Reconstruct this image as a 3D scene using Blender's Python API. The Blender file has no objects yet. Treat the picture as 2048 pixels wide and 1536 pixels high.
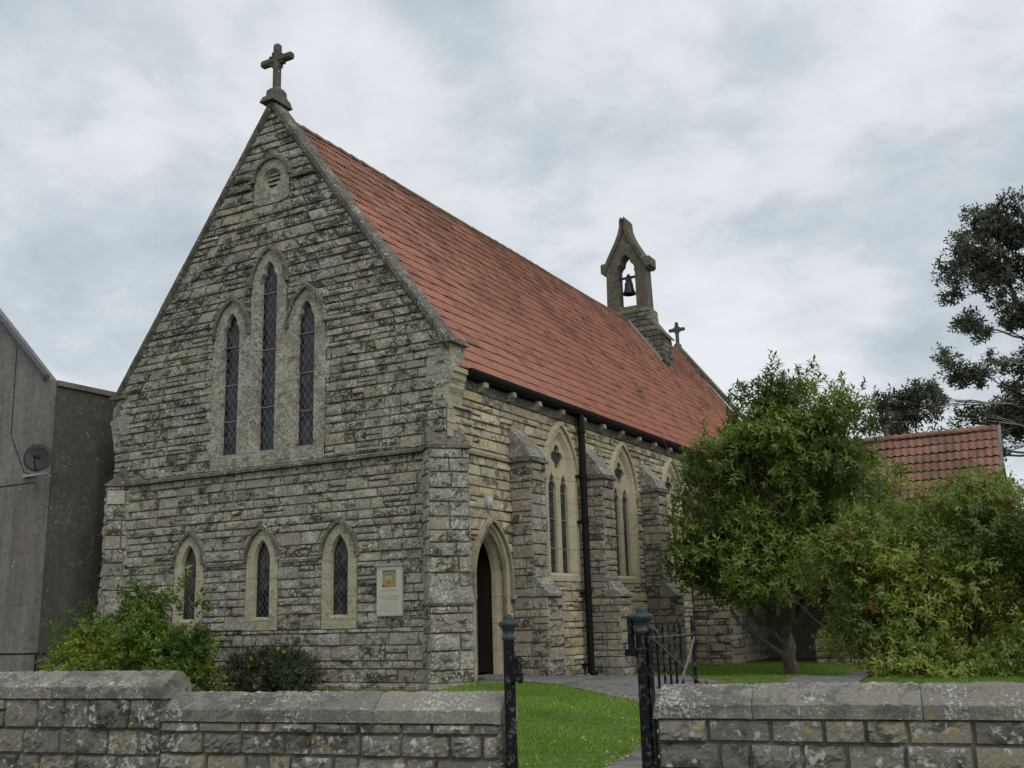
import bpy, math, random
import numpy as np
from mathutils import Vector, Matrix
from mathutils.geometry import tessellate_polygon

# ------------------------------------------------------------------ camera, sky, sun, exposure
scene = bpy.context.scene
COL = scene.collection
rng = np.random.default_rng(7)
random.seed(7)

cam_data = bpy.data.cameras.new("camera")
cam = bpy.data.objects.new("camera", cam_data)
COL.objects.link(cam)
cam_data.sensor_width = 36.0
cam_data.lens = 36.0 * 2061.07 / 2048.0
cam_data.clip_start = 0.1
cam_data.clip_end = 3000.0
_rt = Vector((0.87312603, 0.48672556, -0.02737097))
_up = Vector((0.12978946, -0.17797269, 0.97543858))
_fw = Vector((-0.4698996, 0.85523327, 0.21856443))
cam.matrix_world = Matrix(((_rt.x, _up.x, -_fw.x, 10.2443), (_rt.y, _up.y, -_fw.y, -16.0608),
                           (_rt.z, _up.z, -_fw.z, 1.7053), (0, 0, 0, 1)))
scene.camera = cam

SUN_EL, SUN_AZ = math.radians(48), math.radians(118)     # azimuth clockwise from +Y
sun_data = bpy.data.lights.new("sun", 'SUN')
sun_data.energy = 0.9
sun_data.angle = math.radians(40)
sun_data.color = (1.0, 0.96, 0.9)
sun = bpy.data.objects.new("sun", sun_data)
COL.objects.link(sun)
_sd = Vector((math.sin(SUN_AZ) * math.cos(SUN_EL), math.cos(SUN_AZ) * math.cos(SUN_EL), math.sin(SUN_EL)))
sun.rotation_euler = _sd.to_track_quat('Z', 'Y').to_euler()
sun.location = (20, -20, 30)

world = bpy.data.worlds.new("World")
scene.world = world
world.use_nodes = True


def node(nt, typ, ins=None, **props):
    n = nt.nodes.new(typ)
    for k, v in props.items():
        setattr(n, k, v)
    for k, v in (ins or {}).items():
        s = n.inputs[k]
        if isinstance(v, bpy.types.NodeSocket):
            nt.links.new(v, s)
        else:
            s.default_value = v
    return n


def math_(nt, op, a, b=None, c=None, clamp=False):
    n = nt.nodes.new('ShaderNodeMath')
    n.operation = op
    n.use_clamp = clamp
    for i, v in enumerate((a, b, c)):
        if v is None:
            continue
        if isinstance(v, bpy.types.NodeSocket):
            nt.links.new(v, n.inputs[i])
        else:
            n.inputs[i].default_value = v
    return n.outputs[0]


def ramp(nt, fac, stops, interp='LINEAR'):
    n = nt.nodes.new('ShaderNodeValToRGB')
    cr = n.color_ramp
    cr.interpolation = interp
    while len(cr.elements) < len(stops):
        cr.elements.new(0.5)
    for e, (p, c) in zip(cr.elements, stops):
        e.position = p
        e.color = (c, c, c, 1) if isinstance(c, (int, float)) else (c[0], c[1], c[2], 1)
    nt.links.new(fac, n.inputs[0])
    return n.outputs[0]


def mixc(nt, fac, a, b, blend='MIX'):
    n = nt.nodes.new('ShaderNodeMix')
    n.data_type = 'RGBA'
    n.blend_type = blend
    for s, v in ((n.inputs[0], fac), (n.inputs[6], a), (n.inputs[7], b)):
        if isinstance(v, bpy.types.NodeSocket):
            nt.links.new(v, s)
        elif isinstance(v, (int, float)):
            s.default_value = v
        else:
            s.default_value = (v[0], v[1], v[2], 1)
    return n.outputs[2]


def noise(nt, vec, scale, detail=3.0, rough=0.55, dist=0.0):
    n = node(nt, 'ShaderNodeTexNoise', {'Scale': scale, 'Detail': detail, 'Roughness': rough, 'Distortion': dist})
    nt.links.new(vec, n.inputs['Vector'])
    return n.outputs[0]


wn = world.node_tree
wn.nodes.clear()
tc = wn.nodes.new('ShaderNodeTexCoord')
sep = node(wn, 'ShaderNodeSeparateXYZ', {0: tc.outputs['Generated']})
den = math_(wn, 'ADD', math_(wn, 'MAXIMUM', sep.outputs[2], 0.0), 0.30)
pv = node(wn, 'ShaderNodeCombineXYZ', {0: math_(wn, 'DIVIDE', sep.outputs[0], den), 1: math_(wn, 'DIVIDE', sep.outputs[1], den), 2: 0.35})
c1 = noise(wn, pv.outputs[0], 1.55, 6.0, 0.50, 0.25)
c2 = noise(wn, pv.outputs[0], 4.2, 5.0, 0.55, 0.2)
c3 = noise(wn, pv.outputs[0], 10.0, 5.0, 0.62, 0.4)
cm = math_(wn, 'ADD', math_(wn, 'ADD', math_(wn, 'MULTIPLY', c1, 0.54), math_(wn, 'MULTIPLY', c2, 0.33)), math_(wn, 'MULTIPLY', c3, 0.13))
cloud = ramp(wn, cm, [(0.40, (0.45, 0.51, 0.558)), (0.467, (0.55, 0.605, 0.648)), (0.522, (0.68, 0.714, 0.75)), (0.59, (0.78, 0.803, 0.84))])
sky = wn.nodes.new('ShaderNodeTexSky')
sky.sky_type = 'NISHITA'
sky.sun_disc = False
sky.sun_elevation = SUN_EL
sky.sun_rotation = SUN_AZ
bg_sky = node(wn, 'ShaderNodeBackground', {'Color': sky.outputs[0], 'Strength': 0.06})
bg_cloud = node(wn, 'ShaderNodeBackground', {'Color': cloud, 'Strength': 1.0})
mx = node(wn, 'ShaderNodeMixShader', {0: 0.9, 1: bg_sky.outputs[0], 2: bg_cloud.outputs[0]})
wo = wn.nodes.new('ShaderNodeOutputWorld')
wn.links.new(mx.outputs[0], wo.inputs[0])

scene.view_settings.view_transform = 'Standard'
scene.view_settings.look = 'None'
scene.view_settings.exposure = 0.2
scene.view_settings.gamma = 1.0
scene.view_settings.use_curve_mapping = False


# ------------------------------------------------------------------ materials
def new_mat(name):
    m = bpy.data.materials.new(name)
    m.use_nodes = True
    nt = m.node_tree
    nt.nodes.clear()
    bsdf = nt.nodes.new('ShaderNodeBsdfPrincipled')
    out = nt.nodes.new('ShaderNodeOutputMaterial')
    nt.links.new(bsdf.outputs[0], out.inputs[0])
    co = nt.nodes.new('ShaderNodeTexCoord').outputs['Object']
    return m, nt, bsdf, co


def bump(nt, bsdf, height, strength=0.5, dist=0.01):
    b = node(nt, 'ShaderNodeBump', {'Strength': strength, 'Distance': dist, 'Height': height})
    nt.links.new(b.outputs[0], bsdf.inputs['Normal'])


def setin(nt, bsdf, name, v):
    if isinstance(v, bpy.types.NodeSocket):
        nt.links.new(v, bsdf.inputs[name])
    elif isinstance(v, (tuple, list)):
        bsdf.inputs[name].default_value = (v[0], v[1], v[2], 1)
    else:
        bsdf.inputs[name].default_value = v


def tone_attr(nt):
    a = nt.nodes.new('ShaderNodeAttribute')
    a.attribute_name = 'tone'
    return a.outputs['Fac']


def stone_mat(name, palette, lichen=0.3, dark=0.3, lich_col=(0.50, 0.495, 0.45), speck=24, yellow=0.0,
              zdirt=None, use_tone=True, joints=None, bump_s=0.6, streak=0.0):
    m, nt, b, co = new_mat(name)
    n_big = noise(nt, co, 0.9, 4, 0.6)
    n_mid = noise(nt, co, 7.0, 4, 0.6)
    n_fine = noise(nt, co, 55.0, 4, 0.65)
    k = len(palette)
    if use_tone:
        t = tone_attr(nt)
        t = math_(nt, 'ADD', t, math_(nt, 'MULTIPLY', math_(nt, 'SUBTRACT', n_mid, 0.5), 0.25))
        base = ramp(nt, t, [(i / k + 0.5 / k, c) for i, c in enumerate(palette)])
    else:
        base = ramp(nt, n_mid, [(0.3 + 0.4 * i / max(1, k - 1), c) for i, c in enumerate(palette)])
    base = mixc(nt, 1.0, base, ramp(nt, n_fine, [(0.3, 0.72), (0.7, 1.22)]), 'MULTIPLY')
    base = mixc(nt, 1.0, base, ramp(nt, n_big, [(0.3, 0.82), (0.7, 1.12)]), 'MULTIPLY')
    # dark algae patches
    if dark > 0:
        dn = noise(nt, node(nt, 'ShaderNodeMapping', {'Vector': co, 'Scale': (1.0, 1.0, 1.7)}).outputs[0], 4.6, 7, 0.72, 0.5)
        if use_tone:
            dn = math_(nt, 'ADD', dn, math_(nt, 'MULTIPLY', math_(nt, 'SUBTRACT', math_(nt, 'FRACT', math_(nt, 'MULTIPLY', tone_attr(nt), 7.31)), 0.5), 0.16))
        dm = dn
        if zdirt:
            sz = node(nt, 'ShaderNodeSeparateXYZ', {0: co}).outputs[2]
            zf = node(nt, 'ShaderNodeMapRange', {0: sz, 1: zdirt[0], 2: zdirt[1], 3: 0.0, 4: zdirt[2]}).outputs[0]
            dm = math_(nt, 'ADD', dn, zf)
        dmask = ramp(nt, dm, [(0.515, 0.0), (0.61, 1.0)])
        base = mixc(nt, math_(nt, 'MULTIPLY', dmask, dark, clamp=True), base, (0.045, 0.043, 0.036))
    if streak > 0:
        mp = node(nt, 'ShaderNodeMapping', {'Vector': co, 'Scale': (5.0, 5.0, 0.35)}).outputs[0]
        sn = noise(nt, mp, 1.0, 4, 0.6)
        base = mixc(nt, math_(nt, 'MULTIPLY', ramp(nt, sn, [(0.45, 0.0), (0.75, 1.0)]), streak), base, (0.05, 0.05, 0.043))
    if lichen > 0:
        ln = noise(nt, co, speck, 5, 0.62, 0.3)
        la = noise(nt, co, 2.6, 4, 0.6)
        lm = math_(nt, 'ADD', ln, math_(nt, 'MULTIPLY', math_(nt, 'SUBTRACT', la, 0.5), 0.55))
        lmask = ramp(nt, lm, [(0.665 - 0.27 * lichen, 0.0), (0.735 - 0.27 * lichen, 1.0)])
        base = mixc(nt, math_(nt, 'MULTIPLY', lmask, 0.85), base, lich_col)
        vo = node(nt, 'ShaderNodeTexVoronoi', {'Scale': 9.0, 'Vector': co, 'Randomness': 1.0})
        spot = ramp(nt, math_(nt, 'ADD', vo.outputs['Distance'], math_(nt, 'MULTIPLY', math_(nt, 'SUBTRACT', n_fine, 0.5), 0.2)), [(0.16, 1.0), (0.24, 0.0)])
        sg = ramp(nt, vo.outputs['Color'], [(0.94 - 0.55 * lichen, 0.0), (0.97 - 0.55 * lichen, 1.0)], 'LINEAR')
        base = mixc(nt, math_(nt, 'MULTIPLY', math_(nt, 'MULTIPLY', spot, sg), 0.75), base, (0.5, 0.5, 0.47))
    if yellow > 0:
        vy = node(nt, 'ShaderNodeTexVoronoi', {'Scale': 6.5, 'Vector': co})
        sy = ramp(nt, math_(nt, 'ADD', vy.outputs['Distance'], math_(nt, 'MULTIPLY', math_(nt, 'SUBTRACT', n_fine, 0.5), 0.35)), [(0.13, 1.0), (0.22, 0.0)])
        gy = ramp(nt, vy.outputs['Color'], [(0.62, 0.0), (0.68, 1.0)])
        base = mixc(nt, math_(nt, 'MULTIPLY', math_(nt, 'MULTIPLY', sy, gy), yellow), base, (0.42, 0.27, 0.04))
    if joints:
        jz = math_(nt, 'ADD', node(nt, 'ShaderNodeSeparateXYZ', {0: co}).outputs[2], math_(nt, 'MULTIPLY', n_big, 0.02))
        jf = math_(nt, 'ABSOLUTE', math_(nt, 'SUBTRACT', math_(nt, 'FRACT', math_(nt, 'DIVIDE', jz, joints)), 0.5))
        base = mixc(nt, math_(nt, 'MULTIPLY', ramp(nt, jf, [(0.478, 0.0), (0.492, 1.0)]), 0.6), base, (0.13, 0.115, 0.09))
    setin(nt, b, 'Base Color', base)
    setin(nt, b, 'Roughness', 0.92)
    setin(nt, b, 'Specular IOR Level', 0.25)
    h = math_(nt, 'ADD', math_(nt, 'MULTIPLY', n_fine, 0.7), math_(nt, 'MULTIPLY', n_mid, 1.2))
    bump(nt, b, h, bump_s, 0.012)
    return m


def plain_mat(name, col, rough=0.6, metal=0.0, var=0.25, scale=12.0, spec=0.4, bump_s=0.15, patch=None):
    m, nt, b, co = new_mat(name)
    n1 = noise(nt, co, scale, 4, 0.6)
    base = mixc(nt, 1.0, (col[0], col[1], col[2]), ramp(nt, n1, [(0.3, 1 - var), (0.7, 1 + var)]), 'MULTIPLY')
    if patch:
        n2 = noise(nt, co, patch[1], 5, 0.65)
        base = mixc(nt, ramp(nt, n2, [(patch[2], 0.0), (patch[2] + 0.06, 1.0)]), base, patch[0])
    setin(nt, b, 'Base Color', base)
    setin(nt, b, 'Roughness', rough)
    setin(nt, b, 'Metallic', metal)
    setin(nt, b, 'Specular IOR Level', spec)
    bump(nt, b, n1, bump_s, 0.01)
    return m


def glass_mat(name, axis, cw, ch, lw, lead):
    """dark old glass with diamond leading; axis 0: pane runs along X, 1: along Y"""
    m, nt, b, co = new_mat(name)
    s = node(nt, 'ShaderNodeSeparateXYZ', {0: co})
    u = math_(nt, 'DIVIDE', s.outputs[axis], cw)
    v = math_(nt, 'DIVIDE', s.outputs[2], ch)
    def line(e):
        f = math_(nt, 'FRACT', e)
        d = math_(nt, 'ABSOLUTE', math_(nt, 'SUBTRACT', f, 0.5))
        return ramp(nt, d, [(0.5 - lw * 1.25, 0.0), (0.5 - lw * 0.75, 1.0)])
    msk = math_(nt, 'MAXIMUM', line(math_(nt, 'ADD', u, v)), line(math_(nt, 'SUBTRACT', u, v)))
    cell = node(nt, 'ShaderNodeCombineXYZ', {0: math_(nt, 'ROUND', math_(nt, 'ADD', u, v)), 1: math_(nt, 'ROUND', math_(nt, 'SUBTRACT', u, v)), 2: 0.0})
    wnz = node(nt, 'ShaderNodeTexWhiteNoise', {'Vector': cell.outputs[0]})
    gl = ramp(nt, wnz.outputs['Value'], [(0.2, (0.005, 0.006, 0.007)), (0.8, (0.020, 0.023, 0.026)), (1.0, (0.05, 0.055, 0.06))])
    setin(nt, b, 'Base Color', mixc(nt, msk, gl, lead))
    setin(nt, b, 'Roughness', math_(nt, 'ADD', math_(nt, 'MULTIPLY', msk, 0.40), 0.22))
    setin(nt, b, 'Specular IOR Level', 0.32)
    geo = nt.nodes.new('ShaderNodeNewGeometry')
    off = node(nt, 'ShaderNodeVectorMath', {0: wnz.outputs['Color'], 1: (0.5, 0.5, 0.5)}, operation='SUBTRACT')
    sc = node(nt, 'ShaderNodeVectorMath', {0: off.outputs[0], 3: 0.22}, operation='SCALE')
    ad = node(nt, 'ShaderNodeVectorMath', {0: geo.outputs['Normal'], 1: sc.outputs[0]}, operation='ADD')
    nm = node(nt, 'ShaderNodeVectorMath', {0: ad.outputs[0]}, operation='NORMALIZE')
    nt.links.new(nm.outputs[0], b.inputs['Normal'])
    return m


def tile_mat(name, cols, stain, gauge_origin):
    m, nt, b, co = new_mat(name)
    t = tone_attr(nt)
    n1 = noise(nt, co, 1.2, 4, 0.6)
    n2 = noise(nt, co, 30.0, 4, 0.6)
    base = ramp(nt, t, [(0.0, cols[0]), (0.5, cols[1]), (1.0, cols[2])])
    base = mixc(nt, 1.0, base, ramp(nt, n2, [(0.3, 0.82), (0.7, 1.15)]), 'MULTIPLY')
    n3 = math_(nt, 'ADD', math_(nt, 'MULTIPLY', noise(nt, co, 0.75, 5, 0.7, 0.6), 0.75), math_(nt, 'MULTIPLY', noise(nt, co, 7.0, 4, 0.7, 0.3), 0.25))
    sz = node(nt, 'ShaderNodeSeparateXYZ', {0: co}).outputs[2]
    zf = node(nt, 'ShaderNodeMapRange', {0: sz, 1: gauge_origin[0], 2: gauge_origin[1], 3: -0.06, 4: 0.13}).outputs[0]
    ms = ramp(nt, math_(nt, 'ADD', math_(nt, 'ADD', n3, zf), math_(nt, 'MULTIPLY', math_(nt, 'SUBTRACT', t, 0.5), 0.10)), [(0.49, 0.0), (0.66, 1.0)])
    base = mixc(nt, math_(nt, 'MULTIPLY', ms, stain), base, (0.085, 0.055, 0.038))
    n4 = noise(nt, co, 13.0, 4, 0.7)
    base = mixc(nt, math_(nt, 'MULTIPLY', ramp(nt, math_(nt, 'ADD', n4, zf), [(0.66, 0.0), (0.76, 1.0)]), 0.5), base, (0.26, 0.24, 0.17))
    setin(nt, b, 'Base Color', base)
    setin(nt, b, 'Roughness', 0.85)
    setin(nt, b, 'Specular IOR Level', 0.3)
    bump(nt, b, n2, 0.3, 0.006)
    return m


def leaf_mat(name, stops, trans=0.3, rough=0.5):
    m, nt, b, co = new_mat(name)
    t = tone_attr(nt)
    base = ramp(nt, t, stops)
    setin(nt, b, 'Base Color', base)
    setin(nt, b, 'Roughness', rough)
    setin(nt, b, 'Specular IOR Level', 0.35)
    tr = node(nt, 'ShaderNodeBsdfTranslucent', {'Color': mixc(nt, 1.0, base, (1.15, 1.35, 0.6), 'MULTIPLY')})
    mix = node(nt, 'ShaderNodeMixShader', {0: trans, 1: b.outputs[0], 2: tr.outputs[0]})
    out = [n for n in nt.nodes if n.type == 'OUTPUT_MATERIAL'][0]
    nt.links.new(mix.outputs[0], out.inputs[0])
    return m


M = {}
FRONT_PAL = [(0.31, 0.29, 0.235), (0.265, 0.245, 0.195), (0.38, 0.34, 0.245), (0.30, 0.24, 0.20), (0.28, 0.268, 0.24), (0.345, 0.32, 0.25), (0.225, 0.213, 0.185), (0.33, 0.275, 0.21)]
SIDE_PAL = [(0.49, 0.43, 0.265), (0.54, 0.485, 0.325), (0.41, 0.325, 0.245), (0.47, 0.415, 0.265), (0.52, 0.46, 0.295), (0.43, 0.35, 0.235), (0.42, 0.385, 0.31), (0.38, 0.295, 0.235), (0.53, 0.47, 0.31)]
BUT_PAL = [(0.31, 0.275, 0.205), (0.28, 0.23, 0.185), (0.40, 0.35, 0.235), (0.29, 0.215, 0.18), (0.35, 0.325, 0.245), (0.26, 0.245, 0.21)]
M['front'] = stone_mat('grey_lichened_stone', FRONT_PAL, lichen=0.46, dark=0.92, zdirt=(3.5, 9.0, 0.055))
M['side'] = stone_mat('cream_stone', SIDE_PAL, lichen=0.10, dark=0.72)
M['buttress'] = stone_mat('buttress_stone', BUT_PAL, lichen=0.38, dark=0.88)
M['weather'] = stone_mat('weathered_slope_stone', [(0.22, 0.205, 0.17), (0.28, 0.265, 0.215)], lichen=0.45, dark=0.65, use_tone=False)
M['bmortar'] = stone_mat('boundary_mortar', [(0.15, 0.14, 0.115), (0.21, 0.195, 0.155)], lichen=0.1, dark=0.4, use_tone=False)
M['mortar'] = stone_mat('lime_mortar', [(0.17, 0.152, 0.12), (0.23, 0.205, 0.16)], lichen=0.0, dark=0.5, use_tone=False)
M['dress_front'] = stone_mat('lichened_dressing', [(0.38, 0.35, 0.265), (0.27, 0.235, 0.19), (0.45, 0.41, 0.30)], lichen=0.54, dark=0.62, use_tone=False, bump_s=0.4, joints=0.47)
M['dress_clean'] = stone_mat('pale_dressing', [(0.40, 0.355, 0.245), (0.48, 0.43, 0.295), (0.32, 0.265, 0.215)], lichen=0.32, dark=0.32, use_tone=False, bump_s=0.2, joints=0.43)
M['dress_side'] = stone_mat('cream_dressing', [(0.46, 0.405, 0.268), (0.52, 0.46, 0.315)], lichen=0.04, dark=0.16, use_tone=False, bump_s=0.15, joints=0.52)
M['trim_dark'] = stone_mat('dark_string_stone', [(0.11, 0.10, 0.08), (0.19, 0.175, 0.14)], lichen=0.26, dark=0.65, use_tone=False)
M['trim_side'] = stone_mat('brown_string_stone', [(0.30, 0.235, 0.17), (0.36, 0.31, 0.22)], lichen=0.15, dark=0.5, use_tone=False)
M['coping'] = stone_mat('gable_coping_stone', [(0.105, 0.098, 0.08), (0.17, 0.16, 0.13)], lichen=0.32, dark=0.6, use_tone=False)
M['belfry'] = stone_mat('belfry_stone', [(0.105, 0.095, 0.072), (0.165, 0.148, 0.11)], lichen=0.10, dark=0.4, use_tone=False)
M['belfry_base'] = stone_mat('belfry_rubble', [(0.13, 0.122, 0.09), (0.24, 0.22, 0.155), (0.10, 0.092, 0.072)], lichen=0.20, dark=0.8, use_tone=True)
M['cross'] = stone_mat('cross_stone', [(0.10, 0.095, 0.075), (0.16, 0.145, 0.11)], lichen=0.08, dark=0.4, use_tone=False)
WALL_PAL = [(0.20, 0.188, 0.16), (0.165, 0.15, 0.13), (0.26, 0.235, 0.18), (0.18, 0.172, 0.155), (0.29, 0.26, 0.19)]
M['bwall'] = stone_mat('boundary_stone', WALL_PAL, lichen=0.34, dark=0.8, speck=20, yellow=0.45, bump_s=1.0)
M['bcoping'] = stone_mat('boundary_coping_stone', [(0.195, 0.18, 0.152), (0.245, 0.228, 0.192), (0.275, 0.258, 0.218)], lichen=0.34, dark=0.5, use_tone=True, speck=42, yellow=0.4, bump_s=1.0)
M['render'] = stone_mat('grey_render', [(0.185, 0.176, 0.16), (0.245, 0.232, 0.21), (0.235, 0.20, 0.18)], lichen=0.05, dark=0.25, use_tone=False, bump_s=0.35, streak=0.45)
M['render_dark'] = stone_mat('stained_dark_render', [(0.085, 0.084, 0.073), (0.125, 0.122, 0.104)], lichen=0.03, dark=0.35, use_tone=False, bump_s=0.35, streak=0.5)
M['render_pink'] = stone_mat('pinkish_render', [(0.20, 0.18, 0.165), (0.25, 0.205, 0.185)], lichen=0.05, dark=0.25, use_tone=False, bump_s=0.35, streak=0.35)
M['slate'] = plain_mat('blue_slate', (0.06, 0.06, 0.075), 0.6)
M['tiles'] = tile_mat('terracotta_tiles', [(0.385, 0.172, 0.116), (0.425, 0.196, 0.136), (0.34, 0.16, 0.114)], 0.6, (6.5, 13.0))
M['tiles_hall'] = tile_mat('weathered_tiles', [(0.29, 0.150, 0.108), (0.335, 0.175, 0.128), (0.265, 0.148, 0.112)], 0.5, (3.0, 7.0))
M['ridge'] = plain_mat('mossy_ridge_tile', (0.22, 0.125, 0.075), 0.85, var=0.3, scale=5, patch=((0.16, 0.13, 0.05), 3.0, 0.5))
M['iron'] = plain_mat('black_painted_iron', (0.008, 0.008, 0.009), 0.6, spec=0.18, scale=30, patch=((0.085, 0.088, 0.078), 26.0, 0.545))
M['iron_green'] = plain_mat('verdigris_iron', (0.032, 0.042, 0.045), 0.55, scale=40, patch=((0.06, 0.09, 0.075), 25.0, 0.56))
M['gutter'] = plain_mat('black_gutter', (0.007, 0.007, 0.007), 0.6, spec=0.2)
M['gate_rail'] = plain_mat('worn_grey_iron', (0.075, 0.075, 0.08), 0.5, scale=50)
M['lath'] = plain_mat('bleached_lath', (0.19, 0.19, 0.20), 0.8, scale=30)
M['bronze'] = plain_mat('dark_bronze', (0.035, 0.034, 0.032), 0.5, metal=0.3)
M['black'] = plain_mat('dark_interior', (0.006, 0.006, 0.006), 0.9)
M['door'] = plain_mat('dark_oak', (0.022, 0.018, 0.015), 0.6, scale=20)
M['saddle'] = plain_mat('saddle_bar_metal', (0.22, 0.23, 0.24), 0.5)
M['glass_up'] = glass_mat('leaded_glass', 0, 0.155, 0.235, 0.060, (0.115, 0.12, 0.125))
M['glass_low'] = glass_mat('guarded_glass', 0, 0.125, 0.165, 0.050, (0.10, 0.095, 0.085))
M['glass_side'] = glass_mat('side_leaded_glass', 1, 0.14, 0.10, 0.050, (0.16, 0.165, 0.16))
M['board'] = plain_mat('cream_board', (0.50, 0.485, 0.40), 0.5, var=0.06)
M['board_edge'] = plain_mat('board_trim', (0.40, 0.36, 0.30), 0.5, var=0.06)
M['ink'] = plain_mat('faded_red_ink', (0.34, 0.29, 0.25), 0.7, var=0.02)
M['ink_faint'] = plain_mat('faint_grey_ink', (0.40, 0.39, 0.335), 0.7, var=0.02)
for _n, _c in dict(pic_ochre=(0.36, 0.25, 0.08), pic_blue=(0.10, 0.17, 0.22), pic_dark=(0.05, 0.035, 0.03), pic_white=(0.6, 0.6, 0.6),
                   pic_orange=(0.40, 0.16, 0.06), pic_green=(0.20, 0.24, 0.10), pic_grey=(0.25, 0.27, 0.30)).items():
    M[_n] = plain_mat('picture_' + _n[4:], _c, 0.5, var=0.15, scale=60)
M['dish'] = plain_mat('grey_dish_metal', (0.022, 0.021, 0.022), 0.55, var=0.1)
M['zinc'] = plain_mat('galvanised_bracket', (0.35, 0.37, 0.40), 0.45, metal=0.3)
M['white_plastic'] = plain_mat('grey_white_plastic', (0.42, 0.45, 0.50), 0.4, var=0.05)
M['lens'] = plain_mat('cream_lens', (0.45, 0.43, 0.36), 0.3, var=0.05)
M['lead'] = plain_mat('lead_flashing', (0.22, 0.225, 0.215), 0.6, scale=8)
M['cable'] = plain_mat('pale_cable', (0.42, 0.38, 0.32), 0.6)
M['bark'] = stone_mat('brown_bark', [(0.10, 0.085, 0.06), (0.17, 0.145, 0.105)], lichen=0.15, dark=0.3, use_tone=False)
M['bark_pale'] = stone_mat('pale_gum_bark', [(0.36, 0.33, 0.28), (0.24, 0.215, 0.18)], lichen=0.0, dark=0.2, use_tone=False)
M['asphalt'] = plain_mat('grey_asphalt', (0.175, 0.168, 0.158), 0.9, var=0.3, scale=9, spec=0.2, bump_s=0.5, patch=((0.11, 0.108, 0.095), 1.6, 0.52))
M['soil_grass'] = plain_mat('short_turf', (0.085, 0.135, 0.026), 0.9, var=0.35, scale=6, spec=0.1)
M['road'] = plain_mat('road_asphalt', (0.05, 0.05, 0.05), 0.9, scale=60)
M['leaf_mag'] = leaf_mat('glossy_tree_leaf', [(0.0, (0.062, 0.095, 0.022)), (0.45, (0.14, 0.198, 0.040)), (0.8, (0.225, 0.295, 0.062)), (1.0, (0.32, 0.385, 0.10))], 0.32, 0.45)
M['leaf_right'] = leaf_mat('shrub_leaf', [(0.0, (0.10, 0.132, 0.034)), (0.5, (0.225, 0.28, 0.058)), (0.86, (0.335, 0.38, 0.085)), (0.955, (0.37, 0.38, 0.10)), (0.96, (0.26, 0.045, 0.025)), (1.0, (0.22, 0.07, 0.03))], 0.32)
M['leaf_left'] = leaf_mat('yellow_green_leaf', [(0.0, (0.060, 0.105, 0.022)), (0.5, (0.125, 0.205, 0.034)), (0.85, (0.22, 0.29, 0.042)), (1.0, (0.37, 0.35, 0.04))], 0.35)
M['leaf_hyp'] = leaf_mat('dark_fine_leaf', [(0.0, (0.030, 0.045, 0.018)), (0.6, (0.05, 0.075, 0.027)), (1.0, (0.08, 0.105, 0.035))], 0.25)
M['leaf_euc'] = leaf_mat('grey_gum_leaf', [(0.0, (0.05, 0.055, 0.041)), (0.6, (0.085, 0.094, 0.069)), (1.0, (0.135, 0.144, 0.11))], 0.35)
M['petal'] = plain_mat('yellow_petal', (0.62, 0.36, 0.02), 0.6, var=0.1)
M['grass'] = leaf_mat('grass_blade', [(0.0, (0.12, 0.205, 0.028)), (0.5, (0.195, 0.32, 0.046)), (0.9, (0.27, 0.38, 0.07)), (1.0, (0.38, 0.37, 0.13))], 0.3, 0.6)
M['litter'] = leaf_mat('dry_leaf', [(0.0, (0.28, 0.19, 0.10)), (0.6, (0.36, 0.27, 0.15)), (1.0, (0.5, 0.47, 0.40))], 0.1, 0.8)


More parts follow.
